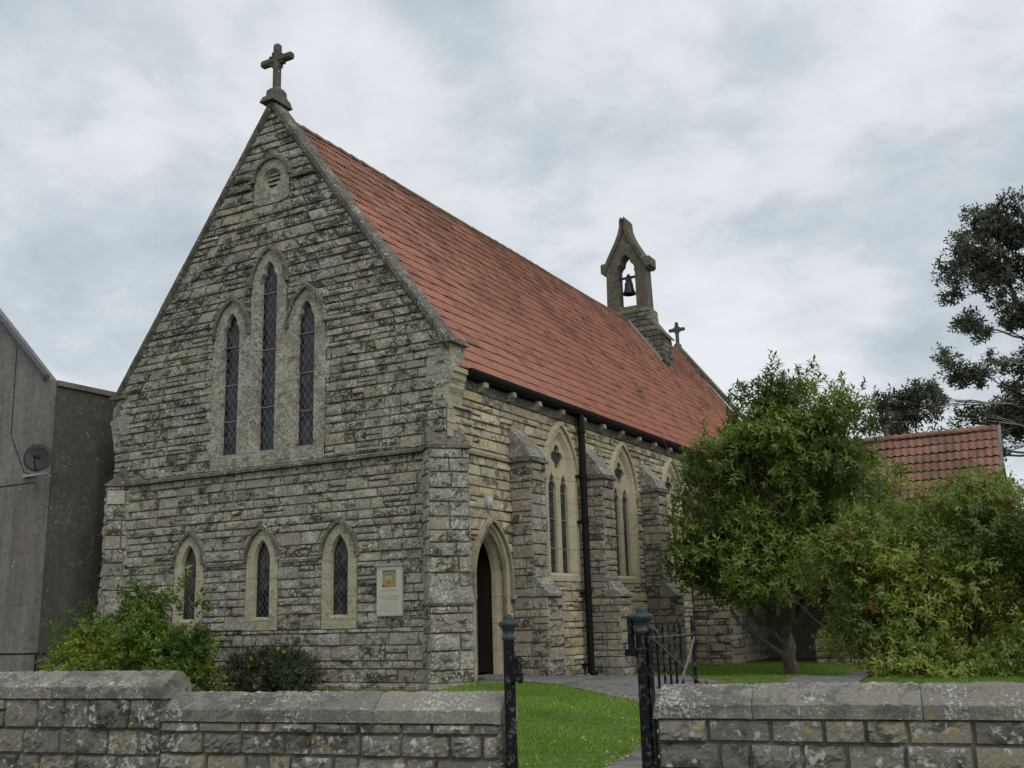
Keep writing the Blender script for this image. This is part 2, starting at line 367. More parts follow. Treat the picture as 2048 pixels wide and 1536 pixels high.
# ------------------------------------------------------------------ mesh builder
class MB:
    def __init__(self):
        self.v, self.f, self.t, self.n, self.c = [], [], [], 0, []

    def add(self, verts, faces, tone=0.5):
        verts = np.asarray(verts, float).reshape(-1, 3)
        self.v.append(verts)
        self.c.append(len(faces))
        o = self.n
        self.f.extend([tuple(i + o for i in fc) for fc in faces])
        if np.ndim(tone) == 0:
            self.t.extend([float(tone)] * len(faces))
        else:
            self.t.extend([float(x) for x in tone])
        self.n += len(verts)

    def box(self, lo, hi, tone=0.5):
        x0, y0, z0 = lo
        x1, y1, z1 = hi
        self.hexa([(x0, y0, z0), (x1, y0, z0), (x1, y1, z0), (x0, y1, z0), (x0, y0, z1), (x1, y0, z1), (x1, y1, z1), (x0, y1, z1)], tone)

    def hexa(self, p, tone=0.5):
        self.add(p, [(0, 3, 2, 1), (4, 5, 6, 7), (0, 1, 5, 4), (1, 2, 6, 5), (2, 3, 7, 6), (3, 0, 4, 7)], tone)

    def prism(self, poly, d, tone=0.5):
        """closed polygon of 3D points extruded along vector d"""
        p = np.asarray(poly, float)
        n = len(p)
        d = np.asarray(d, float)
        tri = tessellate_polygon([[Vector(q) for q in p]])
        fs = [tuple(t) for t in tri] + [tuple(i + n for i in reversed(t)) for t in tri]
        fs += [(i, (i + 1) % n, (i + 1) % n + n, i + n) for i in range(n)]
        self.add(np.vstack([p, p + d]), fs, tone)

    def loft(self, rings, closed=True, cap0=False, cap1=False, tone=0.5):
        n = len(rings[0])
        fs = []
        for k in range(len(rings) - 1):
            for i in range(n if closed else n - 1):
                j = (i + 1) % n
                fs.append((k * n + i, k * n + j, (k + 1) * n + j, (k + 1) * n + i))
        if cap0:
            fs.append(tuple(range(n)))
        if cap1:
            fs.append(tuple((len(rings) - 1) * n + i for i in reversed(range(n))))
        self.add(np.vstack(rings), fs, tone)

    def tube(self, pts, r, seg=8, tone=0.5):
        pts = np.asarray(pts, float)
        if np.ndim(r) == 0:
            r = [r] * len(pts)
        rings = []
        prev = None
        for i, p in enumerate(pts):
            d = pts[min(i + 1, len(pts) - 1)] - pts[max(i - 1, 0)]
            d /= np.linalg.norm(d) + 1e-9
            if prev is None:
                a = np.array([0, 0, 1.0]) if abs(d[2]) < 0.9 else np.array([1.0, 0, 0])
            else:
                a = prev
            a = a - d * (a @ d)
            a /= np.linalg.norm(a) + 1e-9
            prev = a
            b = np.cross(d, a)
            th = np.linspace(0, 2 * np.pi, seg, endpoint=False)
            rings.append(p + r[i] * (np.outer(np.cos(th), a) + np.outer(np.sin(th), b)))
        self.loft(rings, True, True, True, tone)

    def lathe(self, c, prof, seg=20, tone=0.5):
        th = np.linspace(0, 2 * np.pi, seg, endpoint=False)
        rings = [np.stack([c[0] + r * np.cos(th), c[1] + r * np.sin(th), np.full(seg, c[2] + z)], 1) for r, z in prof]
        self.loft(rings, True, True, True, tone)

    def build_each(self, name, mat, parent=None):
        """one part per piece added"""
        o = i = 0
        for v, k in zip(self.v, self.c):
            m = MB()
            m.add(v, [tuple(a - o for a in f) for f in self.f[i:i + k]], self.t[i:i + k])
            m.build(name, mat, parent)
            o += len(v)
            i += k

    def build(self, name, mat, parent=None, smooth=False):
        me = bpy.data.meshes.new(name)
        me.from_pydata(np.vstack(self.v).tolist(), [], self.f)
        a = me.attributes.new('tone', 'FLOAT', 'FACE')
        a.data.foreach_set('value', np.asarray(self.t, dtype=np.float32))
        if smooth:
            me.polygons.foreach_set('use_smooth', np.ones(len(me.polygons), dtype=bool))
        me.materials.append(mat)
        me.update()
        return link(name, me, parent)


def link(name, me, parent=None):
    o = bpy.data.objects.new(name, me)
    COL.objects.link(o)
    if parent is not None:
        o.parent = parent
        top = Vector((0, 0, 0))
        q = parent
        while q is not None:
            top += q.location
            q = q.parent
        o.location = -top
    return o


def thing(name, label, cat, loc=(0, 0, 0), group=None):
    o = bpy.data.objects.new(name, None)
    COL.objects.link(o)
    o.location = loc
    o.empty_display_size = 0.2
    return tag(o, label, cat, group)


def tag(o, label, cat, group=None):
    o['label'] = label
    o['category'] = cat
    if group:
        o['group'] = group
    return o


def kind(o, k):
    o['kind'] = k
    return o


class Frame:
    """plane with origin o, axes a (along), b (up), n (outward)"""
    def __init__(self, o, a, b, n):
        self.o, self.a, self.b, self.n = [np.asarray(x, float) for x in (o, a, b, n)]
        self.flip = np.dot(np.cross(self.a, self.b), self.n) < 0

    def __call__(self, u, v, w=0.0):
        u, v, w = np.broadcast_arrays(np.asarray(u, float), np.asarray(v, float), np.asarray(w, float))
        return self.o + u[..., None] * self.a + v[..., None] * self.b + w[..., None] * self.n


FRONT = Frame((0, 0, 0), (1, 0, 0), (0, 0, 1), (0, -1, 0))
SIDE = Frame((0, 0, 0), (0, 1, 0), (0, 0, 1), (1, 0, 0))


def rock(mb, F, u0b, u1b, u0t, u1t, v0, v1, amp, cell, tone, gap=0.0055, rockface=True):
    """one pitch-faced stone in a wall plane"""
    W, H = max(u1b - u0b, u1t - u0t), v1 - v0
    if W < 0.03 or H < 0.03:
        return
    nu, nv = max(2, int(round(W / cell))), max(2, int(round(H / cell)))
    e = 0.014
    su = np.concatenate([[0], np.linspace(min(0.3, e / W), 1 - min(0.3, e / W), nu + 1), [1]])
    sv = np.concatenate([[0], np.linspace(min(0.3, e / H), 1 - min(0.3, e / H), nv + 1), [1]])
    S, T = np.meshgrid(su, sv)
    jit = 0.28 / max(nu, 2)
    Sj = S.copy()
    Tj = T.copy()
    Sj[2:-2, 2:-2] += rng.uniform(-jit, jit, Sj[2:-2, 2:-2].shape)
    Tj[2:-2, 2:-2] += rng.uniform(-0.2 / nv, 0.2 / nv, Sj[2:-2, 2:-2].shape)
    w = np.zeros_like(S)
    if rockface:
        d = np.minimum.reduce([S * W, (1 - S) * W, T * H * 1.9, (1 - T) * H * 0.8])
        planes = [amp * (0.8 + rng.uniform(-0.9, 0.9) * (S - 0.5) + rng.uniform(-1.6, 0.7) * (T - 0.45)) for _ in range(3)]
        w = np.minimum(np.minimum.reduce(planes), d * rng.uniform(1.0, 2.2))
        w = np.maximum(w, 0) + rng.uniform(-0.2, 0.2, S.shape) * amp * (d > 0.012)
    w = w + 0.010
    w[0, :] = w[-1, :] = -0.016
    w[:, 0] = w[:, -1] = -0.016
    U0 = u0b + (u0t - u0b) * Tj + gap
    U1 = u1b + (u1t - u1b) * Tj - gap
    U = U0 + (U1 - U0) * Sj
    V = v0 + gap * 0.8 + (H - 1.6 * gap) * Tj
    P = F(U, V, w).reshape(-1, 3)
    c = S.shape[1]
    fs = []
    for j in range(S.shape[0] - 1):
        for i in range(c - 1):
            q = (j * c + i, j * c + i + 1, (j + 1) * c + i + 1, (j + 1) * c + i)
            fs.append(tuple(reversed(q)) if F.flip else q)
    mb.add(P, fs, tone)


def stones(mb, F, z0, z1, left, right, holes=(), heights=(0.15, 0.19, 0.23), lens=(0.18, 0.55), amp=(0.012, 0.055), cell=0.06, split=0.3, skew=0.55):
    """coursed stone between left(z), right(z), minus holes; hole(z) -> (a, b) or None"""
    z = z0
    while z < z1 - 0.02:
        h = random.choice(heights) * random.uniform(0.9, 1.1)
        if z + h > z1 - 0.08:
            h = z1 - z
        zb, zt = z, z + h
        spans = []
        lb, rb, lt, rt_ = left(zb), right(zb), left(zt), right(zt)
        cuts = []
        for hf in holes:
            a, b = hf(zb + 0.002), hf(zt - 0.002)
            if a is None and b is None:
                c = hf((zb + zt) / 2)
                if c is None:
                    continue
                a = b = c
            elif a is None or b is None:
                q = a or b
                mid = (q[0] + q[1]) / 2
                if a is None:
                    a = q
                else:
                    b = (mid - 0.02, mid + 0.02)
            cuts.append((a[0], a[1], b[0], b[1]))
        cuts.sort(key=lambda q: q[0] + q[2])
        cb, ct = lb, lt
        for a0, a1, b0, b1 in cuts:
            if a0 > cb - 0.5 and a1 > lb and a0 < rb:
                spans.append((cb, a0, ct, b0))
                cb, ct = max(cb, a1), max(ct, b1)
        spans.append((cb, rb, ct, rt_))
        for (s0b, s1b, s0t, s1t) in spans:
            L = (s1b - s0b + s1t - s0t) / 2
            if L < 0.05:
                continue
            cutsu = [0.0]
            while cutsu[-1] < L:
                cutsu.append(cutsu[-1] + random.uniform(*lens) * (0.8 + h * 1.6))
            if len(cutsu) > 2 and L - cutsu[-2] < 0.10:
                cutsu.pop(-2)
            cutsu[-1] = L
            for i in range(len(cutsu) - 1):
                p, q = cutsu[i] / L, cutsu[i + 1] / L
                ub0, ub1 = s0b + (s1b - s0b) * p, s0b + (s1b - s0b) * q
                ut0, ut1 = s0t + (s1t - s0t) * p, s0t + (s1t - s0t) * q
                parts = [(0.0, 1.0)]
                if h > 0.19 and random.random() < split * 0.75:
                    k = random.uniform(0.42, 0.6)
                    parts = [(0, k), (k, 1)]
                for (k0, k1) in parts:
                    A = random.uniform(*amp) if random.random() > 0.15 else amp[0] * 0.5
                    rock(mb, F, ub0 + (ut0 - ub0) * k0, ub1 + (ut1 - ub1) * k0, ub0 + (ut0 - ub0) * k1, ub1 + (ut1 - ub1) * k1,
                         zb + h * k0, zb + h * k1, A, cell, random.random())
        z = zt


# ------------------------------------------------------------------ arch helpers (u, z outlines)
def arch(cx, half, zb, zs, rise, off=0.0, n=14, cusp=0.0, cpos=0.45, sill=0.0):
    k = (rise * rise - half * half) / (2 * half)
    R = half + k + off
    hw = half + off
    top = math.sqrt(max(R * R - k * k, 1e-6))
    a1 = math.atan2(top, k)
    pr = []
    for i in range(n + 1):
        t = i / n
        a = a1 * t
        rr = R - cusp * math.exp(-((t - cpos) / 0.13) ** 2)
        pr.append((max(0.0, -k + rr * math.cos(a)), rr * math.sin(a)))
    pr[-1] = (0.0, top)
    zb2 = zb - sill
    m = 4
    pts = [(cx + hw * (2 * i / m - 1), zb2) for i in range(m + 1)]
    pts += [(cx + hw, zb2 + (zs - zb2) * i / 4) for i in range(1, 4)]
    pts += [(cx + x, zs + z) for x, z in pr]
    pts += [(cx - x, zs + z) for x, z in reversed(pr[:-1])]
    pts += [(cx - hw, zb2 + (zs - zb2) * i / 4) for i in range(3, 0, -1)]
    return np.array(pts)


def arch_hole(cx, half, zb, zs, rise, off=0.0):
    k = (rise * rise - half * half) / (2 * half)
    R = half + k + off
    hw = half + off
    def f(z):
        if z < zb - 1e-6:
            return None
        if z <= zs:
            return (cx - hw, cx + hw)
        d = z - zs
        if d >= R:
            return None
        x = math.sqrt(R * R - d * d) - k
        return (cx - x, cx + x) if x > 0.01 else None
    return f


def rect_hole(a, b, z0, z1):
    return lambda z: (a, b) if z0 - 1e-6 <= z <= z1 + 1e-6 else None


def outline(F, pts, w):
    return F(pts[:, 0], pts[:, 1], w)


def hood(mb, F, cx, half, zs, rise, off0, off1, w0, w1, drop=0.0, n=16, stop=0.0):
    """projecting hood mould following the arch head"""
    k = (rise * rise - half * half) / (2 * half)
    def prof(off):
        R = half + k + off
        top = math.sqrt(R * R - k * k)
        a1 = math.atan2(top, k)
        p = [(-k + R * math.cos(a1 * i / n), R * math.sin(a1 * i / n)) for i in range(n + 1)]
        p[-1] = (0, top)
        if drop > 0:
            p = [(half + off, -drop)] + p
        right = [(cx + x, zs + z) for x, z in p]
        left = [(cx - x, zs + z) for x, z in reversed(p[:-1])]
        return np.array(right + left)
    a, b = prof(off0), prof(off1)
    mid = prof((off0 * 0.35 + off1 * 0.65))
    secs = [F(a[:, 0], a[:, 1], w0), F(a[:, 0], a[:, 1], w1), F(mid[:, 0], mid[:, 1], w1), F(b[:, 0], b[:, 1], w0 + (w1 - w0) * 0.35), F(b[:, 0], b[:, 1], w0)]
    N = len(a)
    rings = [np.array([s[i] for s in secs]) for i in range(N)]
    mb.loft(rings, True, True, True)
    if stop > 0:
        for sg in (1, -1):
            xa = cx + sg * (half + (off0 + off1) / 2)
            lo, hi = sorted((xa - sg * 0.06, xa + sg * stop))
            mb.prism([F(lo, zs - drop - 0.07, w0), F(hi, zs - drop - 0.07, w0), F(hi, zs - drop, w0), F(lo, zs - drop, w0)], F.n * (w1 - w0))


def plane_with_holes(mb, F, outer, holes, w, tone=0.5):
    loops = [[Vector((x, z, 0)) for x, z in outer]] + [[Vector((x, z, 0)) for x, z in h] for h in holes]
    tris = tessellate_polygon(loops)
    pts = np.array([(v.x, v.y) for l in loops for v in l])
    fs = []
    for t in tris:
        a, b, c = pts[t[0]], pts[t[1]], pts[t[2]]
        ccw = (b[0] - a[0]) * (c[1] - a[1]) - (b[1] - a[1]) * (c[0] - a[0]) > 0
        t = tuple(t)
        fs.append(t if ccw != F.flip else tuple(reversed(t)))
    mb.add(F(pts[:, 0], pts[:, 1], w), fs, tone)


def ground_z(x, y):
    ys = [-400, -60, -9.2, -5, -1, 1, 2.5, 5.5, 10, 14, 40, 600]
    zs = [0.0, 0.05, 0.36, 0.38, 0.45, 0.545, 0.53, 0.28, 0.22, 0.18, 0.15, 0.1]
    x, y = np.broadcast_arrays(np.asarray(x, float), np.asarray(y, float))
    t = np.clip((0.5 - x) / 0.9, 0, 1)
    t = t * t * (3 - 2 * t) * np.clip((y + 8.5) / 2.0, 0, 1) * np.clip(-y / 0.3, 0, 1)
    return np.interp(y, ys, zs) - 0.15 * t


# ------------------------------------------------------------------ CHURCH
church = thing('church', 'grey stone church with red tiled roof, pointed windows and a bellcote', 'church', (-4.5, 13.0, 0.45))
AP_Z, SL = 12.92, 1.368                                  # wall line below the gable coping


def gl(z):
    return -9.0 if z < 6.76 else max(-9.0, -4.5 - (AP_Z - z) / SL)


def gr(z):
    return 0.0 if z < 6.76 else min(0.0, -4.5 + (AP_Z - z) / SL)


UP = [(-5.50, 8.32), (-4.46, 9.32), (-3.42, 8.26)]        # upper lancets: centre, opening apex
UP_HALF, UP_RISE, UP_SILL = 0.235, 0.50, 5.15
LOW = [-6.50, -4.46, -2.49]
LOW_HALF, LOW_RISE, LOW_SILL, LOW_SPR = 0.215, 0.44, 1.75, 2.90
VC = (-4.46, 11.22)

holes = []
for cx, za in UP:
    holes.append(arch_hole(cx, UP_HALF, 4.93, za - UP_RISE, UP_RISE, 0.30))
holes.append(rect_hole(-6.02, -2.90, 4.93, 7.55))
for cx in LOW:
    holes.append(arch_hole(cx, LOW_HALF, LOW_SILL - 0.22, LOW_SPR, LOW_RISE, 0.21))
holes.append(lambda z: (VC[0] - 0.53, VC[0] + 0.53) if VC[1] - 0.60 <= z <= VC[1] else
             ((VC[0] - math.sqrt(max(0, 0.58 ** 2 - (z - VC[1]) ** 2)), VC[0] + math.sqrt(max(0, 0.58 ** 2 - (z - VC[1]) ** 2))) if VC[1] < z < VC[1] + 0.57 else None))


def merged(hs):
    """union of overlapping hole intervals at one height, as a fixed list of slots"""
    def at(z):
        iv = sorted(i for i in (h(z) for h in hs) if i)
        out = []
        for a, b in iv:
            if out and a <= out[-1][1] + 0.04:
                out[-1][1] = max(out[-1][1], b)
            else:
                out.append([a, b])
        return out
    slots = []
    for k in range(4):
        def f(z, k=k):
            o = at(z)
            return tuple(o[k]) if k < len(o) else None
        slots.append(f)
    return slots


def slot_course(F, mb, z0, z1, left, right, hs, heights, breaks=(), **kw):
    """coursing whose hole count may change: each course takes the union at its middle height"""
    z = z0
    while z < z1 - 0.02:
        h = random.choice(heights) * random.uniform(0.92, 1.08)
        if z + h > z1 - 0.08:
            h = z1 - z
        for bk in breaks:
            if z + 0.02 < bk < z + h + 0.08:
                h = bk - z
                break
        zm = z + h / 2
        hh = []
        for g in hs:
            c = g(zm)
            if c is None:
                c = g(z + h * 0.15)
                if c is None:
                    continue
                hh.append((c[0] + c[1]) / 2)
                continue
            a, b = g(z + h * 0.04) or c, g(z + h * 0.96)
            if b is None:
                m_ = (c[0] + c[1]) / 2
                b = (m_ - 0.03, m_ + 0.03)
            hh.append((a, b))
        hh = [q for q in hh if isinstance(q, tuple)]
        # merge overlapping
        hh.sort(key=lambda q: q[0][0] + q[1][0])
        mg = []
        for (a, b) in hh:
            if mg and min(a[0], b[0]) < max(mg[-1][0][1], mg[-1][1][1]) + 0.03:
                A, B = mg[-1]
                mg[-1] = ((min(A[0], a[0]), max(A[1], a[1])), (min(B[0], b[0]), max(B[1], b[1])))
            else:
                mg.append((a, b))
        fs = [(lambda zz, a=a, b=b, z=z, h=h: tuple(a[i] + (b[i] - a[i]) * min(1, max(0, (zz - z) / h)) for i in (0, 1))) for a, b in mg]
        stones(mb, F, z, z + h, left, right, fs, heights=(h,), **kw)
        z += h


mb = MB()
slot_course(FRONT, mb, 0.55, 4.76, gl, gr, holes, (0.15, 0.19, 0.23, 0.27), amp=(0.010, 0.065), lens=(0.2, 0.58), split=0.24, breaks=(LOW_SILL - 0.21,))
slot_course(FRONT, mb, 4.86, 12.80, gl, gr, holes, (0.16, 0.20, 0.23, 0.26), amp=(0.012, 0.070), lens=(0.2, 0.58), split=0.24)
front_wall = mb.build('front_wall', M['front'], church)

mb = MB()
hl = [arch(cx, UP_HALF, UP_SILL, za - UP_RISE, UP_RISE, 0.02) for cx, za in UP]
hl += [arch(cx, LOW_HALF, LOW_SILL, LOW_SPR, LOW_RISE, 0.02) for cx in LOW]
th = np.linspace(0, 2 * np.pi, 24, endpoint=False)
hl.append(np.stack([VC[0] + 0.26 * np.cos(th), VC[1] + 0.26 * np.sin(th)], 1))
outer = [(-9.0, 0.1), (0.0, 0.1), (0.0, 6.74), (-4.5, AP_Z), (-9.0, 6.74)]
plane_with_holes(mb, FRONT, outer, hl, -0.004)
mb.build('mortar_bed', M['mortar'], church)

# upper lancet windows ------------------------------------------------
for i, (cx, za) in enumerate(UP):
    zs = za - UP_RISE
    mb = MB()
    O = arch(cx, UP_HALF, UP_SILL - 0.0, zs, UP_RISE, 0.255)
    O[:, 1] = np.where(O[:, 1] < UP_SILL + 1e-6, UP_SILL - 0.20, O[:, 1])
    I0 = arch(cx, UP_HALF, UP_SILL, zs, UP_RISE, 0.0, cusp=0.035)
    I1 = arch(cx, UP_HALF - 0.012, UP_SILL + 0.04, zs, UP_RISE - 0.02, 0.0, cusp=0.05)
    mb.loft([outline(FRONT, O, -0.01), outline(FRONT, O, 0.028), outline(FRONT, I0, 0.028), outline(FRONT, I1, -0.05), outline(FRONT, I1, -0.20)])
    win = mb.build('lancet_window', M['dress_front'], church)
    mb = MB()
    G = arch(cx, UP_HALF, UP_SILL, zs, UP_RISE, 0.03)
    mb.add(outline(FRONT, G, -0.075), [tuple(range(len(G)))])
    mb.build('glass', M['glass_up'], win)
    mb = MB()
    nb = {0: (5.9, 6.7, 7.55), 1: (6.1, 7.35, 8.6), 2: (5.9, 6.7, 7.55)}[i]
    for zb in nb:
        mb.box((cx - 0.22, 0.052, zb), (cx + 0.22, 0.070, zb + 0.018))
    mb.build_each('saddle_bar', M['saddle'], win)
    mb = MB()
    hood(mb, FRONT, cx, UP_HALF, zs, UP_RISE, 0.22, 0.33, -0.01, 0.09, drop=0.05)
    mb.build('hood_mould', M['trim_dark'], win)
# smooth stone between and beside the three lancets
mb = MB()
for (a, b, z0, z1) in ((-6.02, -5.985, 4.95, 7.5), (-5.02, -4.945, 4.95, 7.9), (-3.98, -3.905, 4.95, 7.9), (-2.935, -2.90, 4.95, 7.5)):
    mb.box((a, -0.024, z0), (b, 0.02, z1))
mb.box((-6.02, -0.0235, 4.875), (-2.90, 0.02, 5.149))
for (a, b) in ((-6.02, -5.70), (-5.30, -4.66), (-4.26, -3.62), (-3.22, -2.90)):
    pass
for z0, z1, d in ((5.2, 5.5, 0.12), (5.8, 6.1, 0.1), (6.4, 6.75, 0.13), (7.0, 7.3, 0.1)):
    mb.box((-6.02 - d, -0.021, z0), (-6.02, 0.02, z1))
    mb.box((-2.90, -0.021, z0 + 0.1), (-2.90 + d, 0.02, z1 + 0.1))
mb.build('window_dressing', M['dress_front'], church)

# lower lancet windows ------------------------------------------------
for cx in LOW:
    mb = MB()
    O = arch(cx, LOW_HALF, LOW_SILL, LOW_SPR, LOW_RISE, 0.205)
    O[:, 1] = np.where(O[:, 1] < LOW_SILL + 1e-6, LOW_SILL - 0.21, O[:, 1])
    I0 = arch(cx, LOW_HALF, LOW_SILL, LOW_SPR, LOW_RISE, 0.0)
    I1 = arch(cx, LOW_HALF - 0.015, LOW_SILL + 0.05, LOW_SPR, LOW_RISE - 0.02, 0.0)
    mb.loft([outline(FRONT, O, -0.01), outline(FRONT, O, 0.03), outline(FRONT, I0, 0.03), outline(FRONT, I1, -0.045), outline(FRONT, I1, -0.2)])
    win = mb.build('lancet_window', M['dress_clean'], church)
    mb = MB()
    G = arch(cx, LOW_HALF, LOW_SILL, LOW_SPR, LOW_RISE, 0.02)
    mb.add(outline(FRONT, G, -0.065), [tuple(range(len(G)))])
    mb.build('glass', M['glass_low'], win)
    mb = MB()
    hood(mb, FRONT, cx, LOW_HALF, LOW_SPR, LOW_RISE, 0.185, 0.29, -0.01, 0.085, drop=0.0)
    mb.build('hood_mould', M['trim_dark'], win)
mb = MB()
for a, b in ((-7.35, -7.0), (-6.0, -4.95), (-3.96, -2.99)):
    mb.prism([(a, 0.01, 2.84), (a, -0.075, 2.84), (a, -0.075, 2.89), (a, 0.01, 2.93)], (b - a, 0, 0))
mb.build_each('label_string', M['trim_dark'], church)

# round gable vent ----------------------------------------------------
mb = MB()
n = 24
ang = np.linspace(-np.pi / 2, 1.5 * np.pi, n, endpoint=False)
inner = np.stack([VC[0] + 0.255 * np.cos(ang), VC[1] + 0.255 * np.sin(ang)], 1)
ou = []
for a in ang:
    c, s = math.cos(a), math.sin(a)
    if s >= 0:
        ou.append((VC[0] + 0.50 * c, VC[1] + 0.50 * s))
    else:
        k = min(0.50 / max(abs(c), 1e-6), 0.57 / max(-s, 1e-6))
        ou.append((VC[0] + k * c, VC[1] + k * s))
ou = np.array(ou)
inn = (inner - np.array(VC)) * 0.8 + np.array(VC)
mb.loft([outline(FRONT, ou, -0.01), outline(FRONT, ou, 0.03), outline(FRONT, inner, 0.03), outline(FRONT, inn, -0.08), outline(FRONT, inn, -0.3)])
vent = mb.build('round_vent', M['dress_front'], church)
mb = MB()
for k, zz in enumerate((-0.16, -0.05, 0.06, 0.16)):
    hw = math.sqrt(max(0.0, 0.215 ** 2 - zz * zz))
    mb.hexa([(VC[0] - hw, 0.07, VC[1] + zz - 0.045), (VC[0] + hw, 0.07, VC[1] + zz - 0.045), (VC[0] + hw, 0.2, VC[1] + zz + 0.01), (VC[0] - hw, 0.2, VC[1] + zz + 0.01),
             (VC[0] - hw, 0.07, VC[1] + zz + 0.015), (VC[0] + hw, 0.07, VC[1] + zz + 0.015), (VC[0] + hw, 0.2, VC[1] + zz + 0.06), (VC[0] - hw, 0.2, VC[1] + zz + 0.06)])
mb.build('louvre_slats', M['dress_front'], vent)
mb = MB()
mb.add(outline(FRONT, inner, -0.28), [tuple(range(n))])
mb.build('dark_backing', M['black'], vent)
mb = MB()
a = np.linspace(0, np.pi, 20)
secs = []
for r, w in ((0.47, -0.01), (0.47, 0.09), (0.54, 0.09), (0.60, 0.03), (0.60, -0.01)):
    secs.append(FRONT(VC[0] + r * np.cos(a), VC[1] + r * np.sin(a), w))
mb.loft([np.array([s[i] for s in secs]) for i in range(20)], True, True, True)
mb.build('hood_mould', M['trim_dark'], vent)
mb = MB()
for (x0, x1) in ((-5.62, -5.03), (-3.89, -3.24)):
    mb.prism([(x0, 0.01, 11.09), (x0, -0.10, 11.09), (x0, -0.10, 11.17), (x0, 0.01, 11.22)], (x1 - x0, 0, 0))
mb.build_each('gable_string', M['trim_dark'], church)

# string course, plinth ----------------------------------------------
mb = MB()
mb.prism([(-8.75, 0.02, 4.76), (-8.75, -0.115, 4.755), (-8.75, -0.115, 4.81), (-8.75, 0.02, 4.89)], (8.5, 0, 0))
mb.build_each('string_course', M['trim_dark'], church)
mb = MB()
mb.prism([(0.02 - 0.04, 0.25, 4.76), (0.07, 0.25, 4.76), (0.07, 0.25, 4.81), (-0.02, 0.25, 4.87)], (0, 2.12, 0))
for y0, y1 in ((2.99, 3.80), (5.60, 5.90), (6.55, 7.36), (9.16, 9.44), (10.08, 10.9)):
    mb.prism([(-0.02, y0, 4.76), (0.07, y0, 4.76), (0.07, y0, 4.81), (-0.02, y0, 4.87)], (0, y1 - y0, 0))
mb.build_each('string_course', M['trim_side'], church)
mb = MB()
for k in range(15):
    x0 = -9.0 + 0.6 * k
    z_t = 0.545 + random.uniform(-.006, .006)
    mb.prism([(x0 + .006, 0.03, 0.1), (x0 + .006, -0.10, 0.1), (x0 + .006, -0.10, z_t - 0.06), (x0 + .006, -0.02, z_t)], (0.588, 0, 0))
mb.build('plinth', M['buttress'], church)


# diagonal corner buttresses ------------------------------------------
def stage_box(c, ax, nrm, w, d, z0, z1, back=1.0):
    """vertical block: outer face centre c + nrm*d, width w along ax"""
    f = np.asarray(c) + nrm * d
    p = [f - ax * w / 2, f + ax * w / 2, f + ax * w / 2 - nrm * back, f - ax * w / 2 - nrm * back]
    return [(q[0], q[1], z0) for q in p] + [(q[0], q[1], z1) for q in p]


def corner_buttress(cx, cy, sx, detail):
    ax = np.array([1, sx, 0]) / math.sqrt(2)      # along the face
    nrm = np.array([sx, -1, 0]) / math.sqrt(2)    # outward
    c = np.array([cx, cy, 0.0])
    core, st, wt, led, up = MB(), MB(), MB(), MB(), MB()
    for (w, d, z0, z1) in ((0.80, 0.19, 0.56, 1.92), (0.76, 0.10, 1.92, 4.76)):
        core.hexa(stage_box(c, ax, nrm, w - 0.012, d - 0.006, z0, z1))
        f = c + nrm * d
        F = Frame(f, ax, (0, 0, 1), nrm)
        stones(st, F, z0, z1 if z1 > 3 else z1 - 0.02, lambda z: -w / 2, lambda z: w / 2, heights=(0.24, 0.28, 0.33), lens=(0.25, 0.6), amp=(0.02, 0.07), cell=0.06, split=0.0)
        for s in (-1, 1):
            Fs = Frame(f + ax * s * w / 2 - nrm * 0.0, -nrm, (0, 0, 1), ax * s)
            stones(st, Fs, z0, z1 if z1 > 3 else z1 - 0.02, lambda z: 0.0, lambda z: 0.55, heights=(0.24, 0.28, 0.33), lens=(0.25, 0.5), amp=(0.01, 0.04), cell=0.07, split=0.0)
    # plinth
    pl = stage_box(c, ax, nrm, 0.92, 0.26, 0.1, 0.48)
    wt.hexa(pl)
    a, b = stage_box(c, ax, nrm, 0.92, 0.26, 0, 0.48)[4:], stage_box(c, ax, nrm, 0.80, 0.195, 0, 0.565)[4:]
    wt.hexa(a + b)
    # lower set-off with a drip ledge
    led.hexa(stage_box(c, ax, nrm, 0.85, 0.235, 1.90, 1.945))
    a, b = stage_box(c, ax, nrm, 0.84, 0.225, 0, 1.945)[4:], stage_box(c, ax, nrm, 0.765, 0.105, 0, 2.28)[4:]
    wt.hexa(a + b)
    # string round the buttress, then a weathered slope into the corner
    led.hexa(stage_box(c, ax, nrm, 0.86, 0.15, 4.76, 4.82))
    a, b = stage_box(c, ax, nrm, 0.79, 0.11, 0, 4.82)[4:], stage_box(c, ax, nrm, 0.70, -0.36, 0, 5.30)[4:]
    up.hexa(a + b, 0.3)
    o = core.build('corner_buttress', M['mortar'], church)
    st.build('stone_facing', M['front'], o)
    wt.build_each('weathered_slope', M['weather'], o)
    led.build_each('drip_ledge', M['trim_dark'], o)
    up.build('weathered_head', M['trim_dark'], o)


corner_buttress(0, 0, 1, True)
corner_buttress(-9.0, 0, -1, True)

